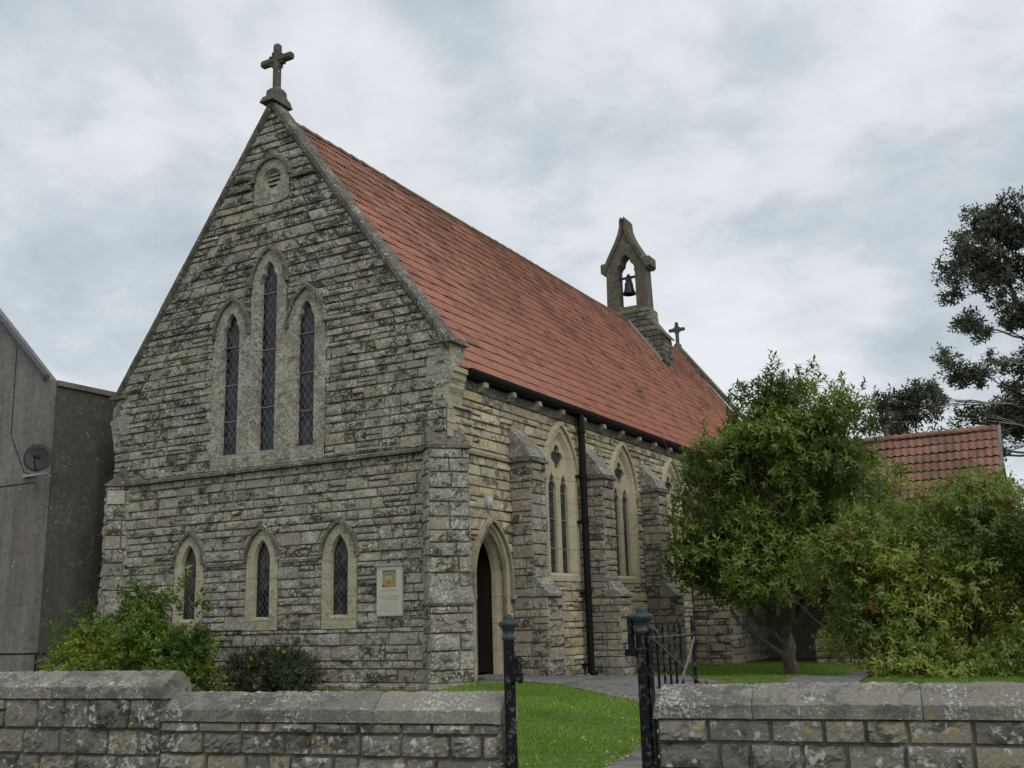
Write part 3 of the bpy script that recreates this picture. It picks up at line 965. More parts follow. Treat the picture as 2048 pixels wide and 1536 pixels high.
# side wall -----------------------------------------------------------
WC = [4.70, 8.26, 11.80]
W_HALF, W_SPR, W_RISE, W_SILL = 0.66, 4.62, 1.10, 2.52
DC, D_HALF, D_SPR, D_RISE = 1.50, 0.50, 2.42, 0.86
sh = [arch_hole(c, W_HALF, W_SILL - 0.12, W_SPR, W_RISE, 0.23) for c in WC]
sh.append(arch_hole(DC, D_HALF, 0.3, D_SPR, D_RISE, 0.25))
for y0, y1 in ((2.36, 2.99), (5.92, 6.53), (9.46, 10.08)):
    sh.append(rect_hole(y0 + 0.02, y1 - 0.02, 0.0, 4.95))
mb = MB()
slot_course(SIDE, mb, 0.24, 4.76, lambda z: 0.16, lambda z: 13.0, sh, (0.15, 0.18, 0.21, 0.24), amp=(0.008, 0.06), split=0.22, lens=(0.2, 0.65), breaks=(W_SILL - 0.12,))
slot_course(SIDE, mb, 4.76, 6.02, lambda z: 0.16, lambda z: 13.2, sh, (0.15, 0.18, 0.22), amp=(0.008, 0.06), split=0.22, lens=(0.2, 0.65))
side_wall = mb.build('side_wall', M['side'], church)
mb = MB()
hl = [arch(c, W_HALF, W_SILL, W_SPR, W_RISE, 0.02) for c in WC] + [arch(DC, D_HALF, 0.35, D_SPR, D_RISE, 0.02)]
plane_with_holes(mb, SIDE, [(0.0, 0.05), (26.5, 0.05), (26.5, 6.5), (0.0, 6.5)], hl, -0.004)
mb.add([(-9, 26.5, 0), (0, 26.5, 0), (0, 26.5, 6.7), (-4.5, 26.5, 12.8), (-9, 26.5, 6.7)], [(4, 3, 2, 1, 0)])
mb.add([(-9, 0, 0), (-9, 26.5, 0), (-9, 26.5, 6.5), (-9, 0, 6.5)], [(3, 2, 1, 0)])
mb.build('mortar_bed', M['mortar'], church)

# corner pilaster (cream quoins beside the corner, side face)
mb = MB()
z = 5.0
k = 0
while z < 5.95:
    w = 0.26 if k % 2 else 0.18
    mb.box((-0.02, 0.004, z + 0.004), (0.035, w, min(z + 0.26, 5.98) - 0.004))
    z += 0.27
    k += 1
mb.build('quoin_stones', M['dress_clean'], church)

# traceried two-light windows
def quatrefoil(cx, cz, r, n=8):
    p = []
    for k in range(4):
        a0 = k * math.pi / 2 + math.pi / 4
        ox, oz = cx + r * 0.62 * math.cos(a0 + math.pi / 4), cz + r * 0.62 * math.sin(a0 + math.pi / 4)
        for i in range(n):
            t = a0 + math.pi / 4 - math.radians(105) + math.radians(210) * i / (n - 1)
            p.append((ox + r * 0.50 * math.cos(t), oz + r * 0.50 * math.sin(t)))
    return np.array(p)


def ring_reveal(mb, F, pts, w0, w1):
    pts = pts[::-1]
    mb.loft([outline(F, pts, w0), outline(F, pts, w1)])


for wi, c in enumerate(WC):
    mb = MB()
    O = arch(c, W_HALF, W_SILL, W_SPR, W_RISE, 0.185)
    O[:, 1] = np.where(O[:, 1] < W_SILL + 1e-6, W_SILL - 0.12, O[:, 1])
    I0 = arch(c, W_HALF, W_SILL, W_SPR, W_RISE, 0.02)
    I1 = arch(c, W_HALF, W_SILL + 0.06, W_SPR, W_RISE, -0.09)
    mb.loft([outline(SIDE, O, -0.01), outline(SIDE, O, 0.035), outline(SIDE, I0, 0.035), outline(SIDE, I1, -0.06)])
    lights = [arch(c + s * 0.29, 0.175, W_SILL + 0.06, 4.42, 0.36, 0.0, n=10, cusp=0.035) for s in (-1, 1)]
    qf = quatrefoil(c, 5.16, 0.26)
    Ot = arch(c, W_HALF, W_SILL + 0.02, W_SPR, W_RISE, -0.08)
    plane_with_holes(mb, SIDE, [tuple(q) for q in Ot], lights + [qf], -0.06)
    for l in lights:
        ring_reveal(mb, SIDE, l, -0.06, -0.16)
    ring_reveal(mb, SIDE, qf, -0.06, -0.16)
    win = mb.build('traceried_window', M['dress_side'], church)
    mb = MB()
    G = arch(c, W_HALF, W_SILL, W_SPR, W_RISE, 0.0)
    mb.add(outline(SIDE, G, -0.125), [tuple(range(len(G)))])
    mb.build('glass', M['glass_side'], win)
    mb = MB()
    for zz in (3.1, 3.75, 4.35):
        for s in (-1, 1):
            mb.box((-0.118, c + s * 0.285 - 0.16, zz), (-0.104, c + s * 0.285 + 0.16, zz + 0.018))
    mb.build_each('saddle_bar', M['saddle'], win)
    mb = MB()
    hood(mb, SIDE, c, W_HALF, W_SPR, W_RISE, 0.15, 0.25, -0.01, 0.095, drop=0.0)
    mb.build('hood_mould', M['dress_side'], win)
    mb = MB()
    for s in (-1, 1):
        y0, y1 = sorted((c + s * (W_HALF + 0.15), c + s * (W_HALF + 0.27)))
        if not (y0 < 3.0 < y1 + 0.9 and s < 0):
            mb.box((-0.01, y0, W_SPR - 0.07), (0.10, y1, W_SPR))
    mb.build_each('label_stop', M['trim_side'], win)

# doorway
mb = MB()
def dring(off, w, zb=0.3):
    return outline(SIDE, arch(DC, D_HALF, zb, D_SPR, D_RISE, off), w)
mb.loft([dring(0.21, -0.01), dring(0.21, 0.035), dring(0.14, 0.035), dring(0.125, -0.03), dring(0.085, -0.03), dring(0.06, -0.10), dring(0.025, -0.10), dring(0.0, -0.17), dring(-0.01, -0.24), dring(-0.01, -0.27)])
door = mb.build('doorway', M['dress_side'], church)
mb = MB()
hood(mb, SIDE, DC, D_HALF, D_SPR, D_RISE, 0.20, 0.295, -0.01, 0.11, drop=0.34, stop=0.16)
mb.build('hood_mould', M['trim_side'], door)
mb = MB()
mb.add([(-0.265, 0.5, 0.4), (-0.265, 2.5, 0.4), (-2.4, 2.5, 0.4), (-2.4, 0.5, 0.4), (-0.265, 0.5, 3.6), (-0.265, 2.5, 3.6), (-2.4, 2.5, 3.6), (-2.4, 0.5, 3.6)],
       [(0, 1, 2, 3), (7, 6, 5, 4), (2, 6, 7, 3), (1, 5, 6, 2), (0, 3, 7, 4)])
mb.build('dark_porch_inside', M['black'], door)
mb = MB()
for k in range(6):
    mb.box((-0.90 + 0.098 * k, 2.00, 0.62), (-0.806 + 0.098 * k, 2.05, 3.25))
mb.build('door_leaf', M['door'], door)
mb = MB()
mb.box((-0.42, 0.98, 0.45), (0.14, 2.3, 0.585))
mb.build('door_step', M['asphalt'], door)

# side buttresses
for (y0, y1) in ((2.36, 2.99), (5.92, 6.53), (9.46, 10.08)):
    core, st, wt, led = MB(), MB(), MB(), MB()
    gz = float(ground_z(0, (y0 + y1) / 2)) - 0.1
    core.box((-0.05, y0 + 0.006, gz), (0.794, y1 - 0.006, 2.05))
    core.box((-0.05, y0 + 0.006, 2.05), (0.494, y1 - 0.006, 4.76))
    for (d, za, zb) in ((0.80, gz + 0.1, 2.02), (0.50, 2.05, 4.76)):
        F = Frame((d, 0, 0), (0, 1, 0), (0, 0, 1), (1, 0, 0))
        zz0 = za if d > 0.6 else 2.42
        stones(st, F, zz0, zb, lambda z: y0, lambda z: y1, heights=(0.21, 0.25, 0.29), lens=(0.3, 0.7), amp=(0.012, 0.05), cell=0.06, split=0.05)
        F = Frame((0, y0, 0), (1, 0, 0), (0, 0, 1), (0, -1, 0))
        stones(st, F, za, zb, lambda z: 0.02, lambda z: d, heights=(0.15, 0.21, 0.25), lens=(0.18, 0.4), amp=(0.006, 0.02), cell=0.07, split=0.1)
        F = Frame((0, y1, 0), (1, 0, 0), (0, 0, 1), (0, 1, 0))
        stones(st, F, za, zb, lambda z: 0.02, lambda z: d, heights=(0.21, 0.25), lens=(0.25, 0.5), amp=(0.006, 0.02), cell=0.1, split=0.0)
    # set-off
    wt.prism([(0.45, y0 - 0.02, 2.05), (0.855, y0 - 0.02, 2.05), (0.855, y0 - 0.02, 2.10), (0.66, y0 - 0.02, 2.26), (0.66, y0 - 0.02, 2.29), (0.505, y0 - 0.02, 2.44), (0.45, y0 - 0.02, 2.44)], (0, y1 - y0 + 0.04, 0))
    # ledge under the gabled head
    led.prism([(-0.02, y0 - 0.06, 4.76), (0.57, y0 - 0.06, 4.76), (0.57, y0 - 0.06, 4.81), (0.50, y0 - 0.06, 4.86), (-0.02, y0 - 0.06, 4.86)], (0, y1 - y0 + 0.12, 0))
    ym = (y0 + y1) / 2
    wt.prism([(-0.02, y0 - 0.03, 4.86), (0.535, y0 - 0.03, 4.86), (0.40, y0 - 0.03, 5.08), (0.40, y0 - 0.03, 5.10), (-0.02, y0 - 0.03, 5.56)], (0, y1 - y0 + 0.06, 0))
    o = core.build('side_buttress', M['mortar'], church)
    st.build('stone_facing', M['buttress'], o)
    wt.build_each('weathered_slope', M['weather'], o)
    led.build_each('drip_ledge', M['trim_dark'], o)

# gable coping and kneelers
mb = MB()
segs = 13
T_TOP = 13.18
for sgn in (1, -1):
    for k in range(segs):
        t0, t1 = k / segs, (k + 1) / segs
        e = 0.004
        xa, xb = sgn * 4.62 * t0, sgn * 4.62 * (t1 - e)
        za, zb = T_TOP - SL * abs(xa), T_TOP - SL * abs(xb)
        q = random.uniform(-0.006, 0.006)
        sec = lambda x, z: [(-4.5 + x, -0.085 + q, z - 0.20), (-4.5 + x, -0.085 + q, z - 0.06), (-4.5 + x, -0.03 + q, z), (-4.5 + x, 0.33, z), (-4.5 + x, 0.33, z - 0.30), (-4.5 + x, -0.02, z - 0.30)]
        A, B = sec(xa, za), sec(xb, zb)
        if sgn < 0:
            A, B = B, A
        mb.loft([np.array(A), np.array(B)], True, True, True)
mb.build('gable_coping', M['coping'], church)
for sgn in (1, -1):
    X = lambda x: x if sgn > 0 else -9.0 - x
    kn, cp, cb = MB(), MB(), MB()
    lo, hi = sorted((X(-0.42), X(0.11)))
    kn.box((lo, -0.035, 6.02), (hi, 0.5, 6.80))
    lo, hi = sorted((X(-0.34), X(0.19)))
    cp.prism([(lo, -0.11, 6.80), (hi, -0.11, 6.80), (hi, -0.11, 6.855), (hi - 0.04, -0.11, 6.89), (lo + 0.04, -0.11, 6.89), (lo, -0.11, 6.855)], (0, 0.66, 0))
    prof = [(-0.3, 5.62), (0.03, 5.62), (0.05, 5.82), (0.11, 5.95), (0.10, 6.05), (0.15, 6.12), (0.16, 6.22), (0.20, 6.24), (0.20, 6.33), (-0.3, 6.33)]
    cb.prism([(X(x), 0.0 - 0.02, z) for x, z in prof], (0, 0.5, 0))
    o = kn.build('kneeler', M['dress_front'], church)
    cp.build('kneeler_cap', M['trim_dark'], o)
    cb.build('moulded_corbel', M['dress_clean'], o)


# roof ----------------------------------------------------------------
def pantile_slope(mb, eave, ridge, y0, y1, axis_y=True, gauge=0.335, period=0.10, amp=0.055, per=4, lift=0.016):
    """eave, ridge: (x, z) for a slope whose rows run along Y"""
    e, r = np.array(eave), np.array(ridge)
    L = np.linalg.norm(r - e)
    d = (r - e) / L
    nrm = np.array([d[1], -d[0]]) if d[0] < 0 else np.array([-d[1], d[0]])
    nrm = nrm if nrm[1] > 0 else -nrm
    rows = int(math.ceil(L / gauge))
    ncol = int((y1 - y0) / period * per)
    y = np.linspace(y0, y1, ncol + 1)
    ph = (y / period) % 1.0
    prof = amp * np.maximum(0, np.cos((ph - 0.5) * 2 * np.pi)) ** 0.8
    sag = 0.012 * np.sin(y * 0.9 + e[0]) + 0.010 * np.sin(y * 2.3 + 1.0)
    for k in range(rows):
        sagk = sag * math.sin(math.pi * min(1.0, (k + 0.5) / rows)) + 0.004 * np.sin(y * 5.0 + k * 1.7)
        s0, s1 = k * gauge, min((k + 1) * gauge + 0.02, L)
        jit = np.repeat(rng.normal(0, 0.004, ncol // (2 * per) + 2), 2 * per)[:ncol + 1]
        rings = []
        for k_, (s, base, jj) in enumerate(((s0 - 0.014, lift, 1), (s0 + 0.20, lift * 0.75, 1), (s1 - 0.02, 0.006, 2), (s1 + 0.09, -0.035, 0))):
            w = base + (prof * (1.0, 1.0, 0.35, 0.0)[k_] if base > 0 else prof * 0.0) + jit * min(jj, 1) + sagk
            q = e[None] + d[None] * (s + (prof * 0 if True else 0))[:, None] if np.ndim(s) else e + d * s
            pts = np.stack([q[0] + nrm[0] * w, y, q[1] + nrm[1] * w], 1)
            rings.append(pts)
        n = ncol + 1
        V = np.vstack(rings)
        fs = []
        tn = []
        tones = np.repeat(rng.random(ncol // (2 * per) + 2), 2 * per)
        for a in range(3):
            for i in range(ncol):
                fs.append((a * n + i, a * n + i + 1, (a + 1) * n + i + 1, (a + 1) * n + i))
                tn.append(tones[i])
        mb.add(V, fs, tn)


church_roof = None
mb = MB()
pantile_slope(mb, (0.13, 6.37), (-4.5, 12.83), 0.31, 26.2)
church_roof = mb.build('tiled_roof', M['tiles'], church)
mb = MB()
mb.add([(-9.4, 0.42, 6.34), (-9.4, 26.2, 6.34), (-4.5, 26.2, 12.83), (-4.5, 0.42, 12.83)], [(0, 1, 2, 3)])
mb.build('far_roof_slope', M['tiles'], church_roof)
mb = MB()
mb.prism([(0.0, 0.43, 6.1), (0.08, 0.43, 6.30), (0.11, 0.43, 6.36), (-0.7, 0.43, 7.49), (-0.7, 0.43, 6.1)], (0, 0.12, 0))
mb.build('verge_fillet', M['tiles'], church_roof)
mb = MB()
yy = 0.5
while yy < 26.0:
    a = np.linspace(math.radians(-10), math.radians(190), 9)
    r0, r1 = 0.13, 0.118
    A = np.stack([-4.5 + r0 * np.cos(a), np.full(9, yy), 12.80 + 0.014 * math.sin(yy * 0.7) + random.uniform(-.006, .006) + 0.11 * np.sin(a)], 1)
    B = np.stack([-4.5 + r1 * np.cos(a), np.full(9, yy + 0.45), 12.80 + 0.10 * np.sin(a)], 1)
    mb.loft([A, B], False, True, True, random.random())
    yy += 0.445
mb.build('ridge_tiles', M['ridge'], church_roof)

# gutter, corbels, downpipe
mb = MB()
a = np.linspace(math.pi, 2 * math.pi, 9)
pr = [(0.18 + 0.10 * math.cos(t), 6.375 + 0.16 * math.sin(t)) for t in a]
pr += [(0.27, 6.38), (0.09, 6.38)]
R0 = np.array([(x, 0.50, z) for x, z in pr])
mb.loft([R0, R0 + np.array([0, 25.6, 0])], True, True, True)
mb.box((0.02, 0.5, 6.20), (0.12, 26.1, 6.34))
gut = mb.build('gutter', M['gutter'], church)
mb = MB()
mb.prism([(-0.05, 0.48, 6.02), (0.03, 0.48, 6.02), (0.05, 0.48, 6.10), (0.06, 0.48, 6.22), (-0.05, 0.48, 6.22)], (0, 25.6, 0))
mb.build('eaves_course', M['trim_dark'], church)  # stained stone; the dark tone also paints in the shadow below the gutter
y = 1.18
while y < 14.0:
    mb = MB()
    mb.prism([(0.0, y - 0.08, 6.03), (0.10, y - 0.08, 6.035), (0.16, y - 0.08, 6.09), (0.20, y - 0.08, 6.12), (0.20, y - 0.08, 6.215), (0.0, y - 0.08, 6.215)], (0, 0.16, 0))
    mb.build('eaves_corbel', M['dress_front'], church)
    y += 1.147
mb = MB()
mb.tube([(0.18, 5.53, 6.25), (0.185, 5.53, 5.9), (0.19, 5.53, 5.8), (0.19, 5.53, 0.42)], 0.080, 12)
for zz in (5.8, 4.75, 3.7, 2.1):
    mb.lathe((0.19, 5.53, zz), [(0.08, 0), (0.10, 0.01), (0.10, 0.10), (0.08, 0.11)], 12)
mb.tube([(0.19, 5.53, 0.5), (0.20, 5.53, 0.42), (0.30, 5.53, 0.36)], 0.075, 10)
dp = mb.build('downpipe', M['gutter'], church)
mb = MB()
for zz in (2.12, 3.72, 4.77, 0.55):
    mb.box((0.0, 5.42, zz), (0.12, 5.64, zz + 0.05))
mb.build_each('pipe_bracket', M['gutter'], dp)

# pale cable on the front wall
mb = MB()
mb.tube([(-3.03, -0.055, 5.20), (-3.02, -0.06, 4.96), (-2.95, -0.07, 4.91), (-2.0, -0.075, 4.93), (-0.9, -0.075, 4.91), (-0.7, -0.08, 4.86), (-0.45, -0.08, 4.90), (-0.33, -0.1, 4.95)], 0.009, 6)
mb.build('wall_cable', M['cable'], church)


# crosses ------------------------------------------------------------
def chamfer_bar(mb, a, b, w, t, end=0.04):
    """octagonal bar from a to b (both 3D); w across, t deep in Y"""
    a, b = np.array(a, float), np.array(b, float)
    d = (b - a) / np.linalg.norm(b - a)
    dep = np.array([0, 1.0, 0])
    ac = np.cross(d, dep)
    oct_ = [(-1, -.5), (-.5, -1), (.5, -1), (1, -.5), (1, .5), (.5, 1), (-.5, 1), (-1, .5)]
    def ring(p, s):
        return np.array([p + ac * w / 2 * x * s + dep * t / 2 * y * s for x, y in oct_])
    mb.loft([ring(a, 0.72), ring(a + d * end, 1), ring(b - d * end, 1), ring(b, 0.72)], True, True, True)


def stone_cross(x, y, z0, h, span, w, parent):
    mb = MB()
    zc = z0 + h * 0.655
    chamfer_bar(mb, (x, y, z0 - 0.05), (x, y, z0 + h), w, w)
    chamfer_bar(mb, (x - span / 2, y, zc), (x + span / 2, y, zc), w * 0.98, w * 0.98)
    for sx in (-1, 1):
        for sz in (-1, 1):
            p = [(x + sx * w * 0.45, zc + sz * w * 0.45), (x + sx * w * 1.15, zc + sz * w * 0.45), (x + sx * w * 1.05, zc + sz * w * 0.66), (x + sx * w * 0.66, zc + sz * w * 0.60), (x + sx * w * 0.62, zc + sz * w * 1.05), (x + sx * w * 0.45, zc + sz * w * 1.15)]
            mb.prism([(a_, y - w * 0.4, b_) for a_, b_ in p], (0, w * 0.8, 0))
    c = mb.build('gable_cross', M['cross'], parent)
    mb = MB()
    def sq(hx, hy, z):
        return np.array([(x - hx, y - hy, z), (x + hx, y - hy, z), (x + hx, y + hy, z), (x - hx, y + hy, z)])
    b = w
    mb.loft([sq(b * 1.15, b * 1.9, z0 - b * 2.3), sq(b * 1.0, b * 1.5, z0 - b * 1.4), sq(b * 0.92, b * 1.3, z0 - b * 1.25), sq(b * 0.88, b * 1.0, z0 - b * 1.0), sq(b * 0.86, b * 0.95, z0 - b * 0.32), sq(b * 0.62, b * 0.62, z0 + 0.02)], True, True, True)
    mb.build('cross_base', M['cross'], c)


stone_cross(-4.53, 0.14, 13.46, 1.13, 0.90, 0.175, church)
stone_cross(-4.66, 26.5, 13.28, 1.0, 0.74, 0.15, church)
mb = MB()
for sgn in (1, -1):
    A = [(-4.5, 26.05, 12.85), (-4.5, 26.05, 13.12), (-4.5, 26.6, 13.12), (-4.5, 26.6, 12.85)]
    B = [(-4.5 + sgn * 4.95, 26.05, 6.35), (-4.5 + sgn * 4.95, 26.05, 6.62), (-4.5 + sgn * 4.95, 26.6, 6.62), (-4.5 + sgn * 4.95, 26.6, 6.35)]
    mb.loft([np.array(A), np.array(B)], True, True, True)
mb.build('gable_coping', M['coping'], church)

# bellcote ------------------------------------------------------------
BX, BY0, BY1 = -4.47, 20.34, 20.92
BF = Frame((BX, BY0, 0), (1, 0, 0), (0, 0, 1), (0, -1, 0))
half_out = [(0.95, 12.2), (0.95, 13.0), (0.87, 13.22), (0.83, 14.95), (0.92, 15.05), (0.60, 15.62), (0.34, 16.08), (0.19, 16.42), (0.115, 16.72), (0.105, 17.02), (0.06, 17.12)]
outl = half_out + [(-x, z) for x, z in reversed(half_out)]
hole = arch(0.0, 0.385, 13.42, 14.85, 0.74, 0.0, n=12, cusp=0.075, cpos=0.5)
mb = MB()
plane_with_holes(mb, BF, outl, [hole], 0.0)
BB = Frame((BX, BY1, 0), (1, 0, 0), (0, 0, 1), (0, 1, 0))
plane_with_holes(mb, BB, outl, [hole], 0.0)
o3 = np.array(outl)
mb.loft([outline(BF, o3, 0.0), outline(BF, o3, -(BY1 - BY0))])
h3 = hole[::-1]
mb.loft([outline(BF, h3, 0.0), outline(BF, h3, -(BY1 - BY0))])
bell_wall = mb.build('bellcote', M['belfry'], church)
mb = MB()                                                  # flared coping of the little gable
cop = [(1.03, 14.98), (0.66, 15.66), (0.39, 16.13), (0.235, 16.47), (0.15, 16.75), (0.135, 17.05), (0.07, 17.16)]
for sgn in (1, -1):
    rings = []
    for i, (x, z) in enumerate(cop):
        t = 0.13 if i < 5 else 0.06
        xi = max(0.0, x - t * 0.9)
        rings.append(np.array([(BX + sgn * x, BY0 - 0.09, z), (BX + sgn * xi, BY0 - 0.09, z - t * 0.7), (BX + sgn * xi, BY1 + 0.09, z - t * 0.7), (BX + sgn * x, BY1 + 0.09, z)]))
    mb.loft(rings, True, True, True)
mb.build('gable_coping', M['belfry'], bell_wall)
mb = MB()
for sgn in (1, -1):
    for yy0, yy1 in ((BY0 - 0.02, BY1 + 0.02),):
        lo, hi = sorted((BX + sgn * 0.80, BX + sgn * 1.06))
        mb.prism([(lo, yy0, 14.86), (hi, yy0, 14.98), (hi, yy0, 15.30), (hi - 0.03 * sgn if sgn > 0 else lo - 0.03 * sgn, yy0, 15.36), (lo, yy0, 15.36)] if sgn > 0 else
                 [(hi, yy0, 14.86), (lo, yy0, 14.98), (lo, yy0, 15.30), (lo + 0.03, yy0, 15.36), (hi, yy0, 15.36)], (0, yy1 - yy0, 0))
mb.build_each('kneeler', M['belfry'], bell_wall)
mb = MB()
for sgn in (-1, 1):
    x0 = BX + sgn * 0.40
    mb.tube([(x0, BY0 + 0.10, 13.42), (x0, BY0 + 0.10, 14.88)], 0.05, 8)
    mb.lathe((x0, BY0 + 0.10, 14.86), [(0.05, 0), (0.085, 0.06), (0.085, 0.12), (0.05, 0.14)], 8)
mb.build_each('opening_shaft', M['belfry'], bell_wall)
mb = MB()                                                  # broad base straddling the ridge, with stepped shoulders
half_b = [(1.50, 10.2), (1.50, 11.95), (1.36, 12.25), (1.02, 12.75), (0.99, 13.18), (0.90, 13.28), (0.37, 13.30), (0.37, 13.415)]
ob = [(BX + x, BY0 - 0.06, z) for x, z in half_b] + [(BX - x, BY0 - 0.06, z) for x, z in reversed(half_b)]
mb.prism(ob, (0, BY1 - BY0 + 0.12, 0))
bb_ = mb.build('bellcote_base', M['belfry_base'], bell_wall)
mb = MB()
BFb = Frame((BX, BY0 - 0.07, 0), (1, 0, 0), (0, 0, 1), (0, -1, 0))
bl = lambda z: -1.48 if z < 11.9 else (-1.48 + (z - 11.9) * 0.55 if z < 12.75 else -0.96)
stones(mb, BFb, 10.7, 13.2, bl, lambda z: -bl(z), heights=(0.17, 0.2, 0.23), lens=(0.2, 0.5), amp=(0.01, 0.05), cell=0.09, split=0.0)
BFs = Frame((BX + 1.505, 0, 0), (0, 1, 0), (0, 0, 1), (1, 0, 0))
stones(mb, BFs, 10.4, 11.9, lambda z: BY0 - 0.05, lambda z: BY1 + 0.05, heights=(0.2, 0.25), lens=(0.2, 0.4), amp=(0.01, 0.04), cell=0.09, split=0.0)
mb.build('stone_facing', M['belfry_base'], bell_wall)
mb = MB()
for sgn in (1, -1):
    mb.hexa([(BX + sgn * 1.33, BY0 - 0.12, 12.18), (BX + sgn * 1.60, BY0 - 0.12, 11.90), (BX + sgn * 1.60, BY1 + 0.12, 11.90), (BX + sgn * 1.33, BY1 + 0.12, 12.18),
             (BX + sgn * 1.36, BY0 - 0.12, 12.27), (BX + sgn * 1.60, BY0 - 0.12, 11.99), (BX + sgn * 1.60, BY1 + 0.12, 11.99), (BX + sgn * 1.36, BY1 + 0.12, 12.27)])
mb.build_each('shoulder_slab', M['trim_dark'], bell_wall)
mb = MB()
dxr, dzr = -4.63, 6.46
for k in range(6):
    t0, t1 = 0.70 + 0.047 * k, 0.70 + 0.047 * (k + 1)
    if True:
        pa = (0.13 + dxr * t0, 6.37 + dzr * t0 + 0.10)
        pb = (0.13 + dxr * t1, 6.37 + dzr * t1 + 0.10)
        mb.hexa([(pa[0], BY0 - 0.22, pa[1]), (pa[0], BY0 - 0.05, pa[1]), (pb[0], BY0 - 0.05, pb[1]), (pb[0], BY0 - 0.22, pb[1]),
                 (pa[0] + .01, BY0 - 0.2, pa[1] + .03), (pa[0] + .01, BY0 - 0.05, pa[1] + 0.10), (pb[0] + .01, BY0 - 0.05, pb[1] + 0.10), (pb[0] + .01, BY0 - 0.2, pb[1] + .03)])
mb.build('lead_flashing', M['lead'], bell_wall)

# the bell
bell = thing('bell', 'dark bronze bell hanging from a bar inside the rooftop bellcote', 'bell', (BX, 20.62, 13.95))
mb = MB()
mb.lathe((BX, 20.62, 14.0), [(0.225, 0.10), (0.262, 0.0), (0.268, 0.03), (0.235, 0.10), (0.195, 0.20), (0.172, 0.34), (0.165, 0.46), (0.13, 0.53), (0.04, 0.56)], 20)
mb.build('bell_body', M['bronze'], bell, True)
mb = MB()
mb.box((BX - 0.39, 20.57, 14.66), (BX + 0.39, 20.67, 14.74))
mb.box((BX - 0.11, 20.55, 14.56), (BX + 0.11, 20.69, 14.72))
mb.lathe((BX, 20.62, 14.72), [(0.09, 0), (0.10, 0.03), (0.06, 0.08), (0.04, 0.13), (0.0, 0.15)], 8)
mb.build('headstock', M['bronze'], bell)
mb = MB()
mb.tube([(BX, 20.62, 14.1), (BX, 20.62, 13.93)], [0.02, 0.03], 6)
mb.build('clapper', M['bronze'], bell)

# ------------------------------------------------------------------ lamp and notice board on the church
lamp = thing('bulkhead_lamp', 'grey oval bulkhead lamp on the wall above the church doorway', 'lamp', (0.02, 1.38, 3.86))
def oval(ry, rz, x, n=20):
    t = np.linspace(0, 2 * np.pi, n, endpoint=False)
    return np.stack([np.full(n, x), 1.38 + ry * np.cos(t), 3.86 + rz * np.sin(t)], 1)
mb = MB()
mb.loft([oval(.085, .125, 0.0), oval(.09, .13, 0.05), oval(.095, .135, 0.075), oval(.095, .135, 0.10), oval(.075, .115, 0.115)], True, True, True)
mb.build('lamp_body', M['white_plastic'], lamp, False)
mb = MB()
mb.loft([oval(.072, .11, 0.11), oval(.066, .10, 0.135), oval(.045, .075, 0.155), oval(.01, .02, 0.162)], True, True, True)
mb.build('lamp_lens', M['lens'], lamp, False)

board = thing('notice_board', 'cream church notice board with a small picture, fixed to the front wall', 'sign', (-1.25, -0.06, 1.77))
BXL, BXR, BZB, BZT, BYF = -1.535, -0.965, 1.775, 2.665, -0.105
mb = MB()
mb.box((BXL, BYF, BZB), (BXR, -0.05, BZT))
mb.build('board_panel', M['board'], board)
mb = MB()
mb.box((BXL - 0.03, BYF - 0.03, BZT), (BXR + 0.03, -0.05, BZT + 0.028))
mb.box((BXL - 0.004, BYF - 0.004, BZB - 0.03), (BXR + 0.004, -0.05, BZB))
mb.build_each('board_trim', M['board_edge'], board)
def bp(u, v):
    return (BXL + (BXR - BXL) * u, BZT - (BZT - BZB) * v)
def card(name, mat, rects, y, parent):
    mb = MB()
    for (u0, v0, u1, v1) in rects:
        x0, z1 = bp(u0, v0)
        x1, z0 = bp(u1, v1)
        mb.add([(x0, y, z0), (x1, y, z0), (x1, y, z1), (x0, y, z1)], [(0, 1, 2, 3)])
    if name.startswith('picture_'):
        return mb.build_each(name, mat, parent)
    return mb.build(name, mat, parent)
PU, PV, PW, PH = 0.235, 0.085, 0.53, 0.355
def pr_(u0, v0, u1, v1):
    return (PU + PW * u0, PV + PH * v0, PU + PW * u1, PV + PH * v1)
pic = card('picture', M['pic_ochre'], [pr_(0, 0, 1, 1)], BYF - 0.002, board)
card('picture_sky', M['pic_blue'], [pr_(0, 0, 1, 0.14), pr_(0, 0.14, 0.14, 0.24), pr_(0.86, 0.14, 1, 0.26)], BYF - 0.003, pic)
card('picture_arch', M['pic_dark'], [pr_(0.36, 0.25, 0.66, 0.56), pr_(0.0, 0.86, 0.16, 0.98)], BYF - 0.003, pic)
card('picture_lights', M['pic_white'], [pr_(0.33, 0.34, 0.40, 0.56), pr_(0.47, 0.28, 0.54, 0.56), pr_(0.61, 0.34, 0.68, 0.56)], BYF - 0.004, pic)
card('picture_altar', M['pic_orange'], [pr_(0.32, 0.60, 0.60, 0.82), pr_(0, 0.95, 1, 1)], BYF - 0.003, pic)
card('picture_greenery', M['pic_green'], [pr_(0.78, 0.40, 0.90, 0.74)], BYF - 0.003, pic)
card('picture_aisle', M['pic_grey'], [pr_(0.86, 0.66, 1.0, 0.95), pr_(0.16, 0.84, 0.30, 0.95)], BYF - 0.003, pic)


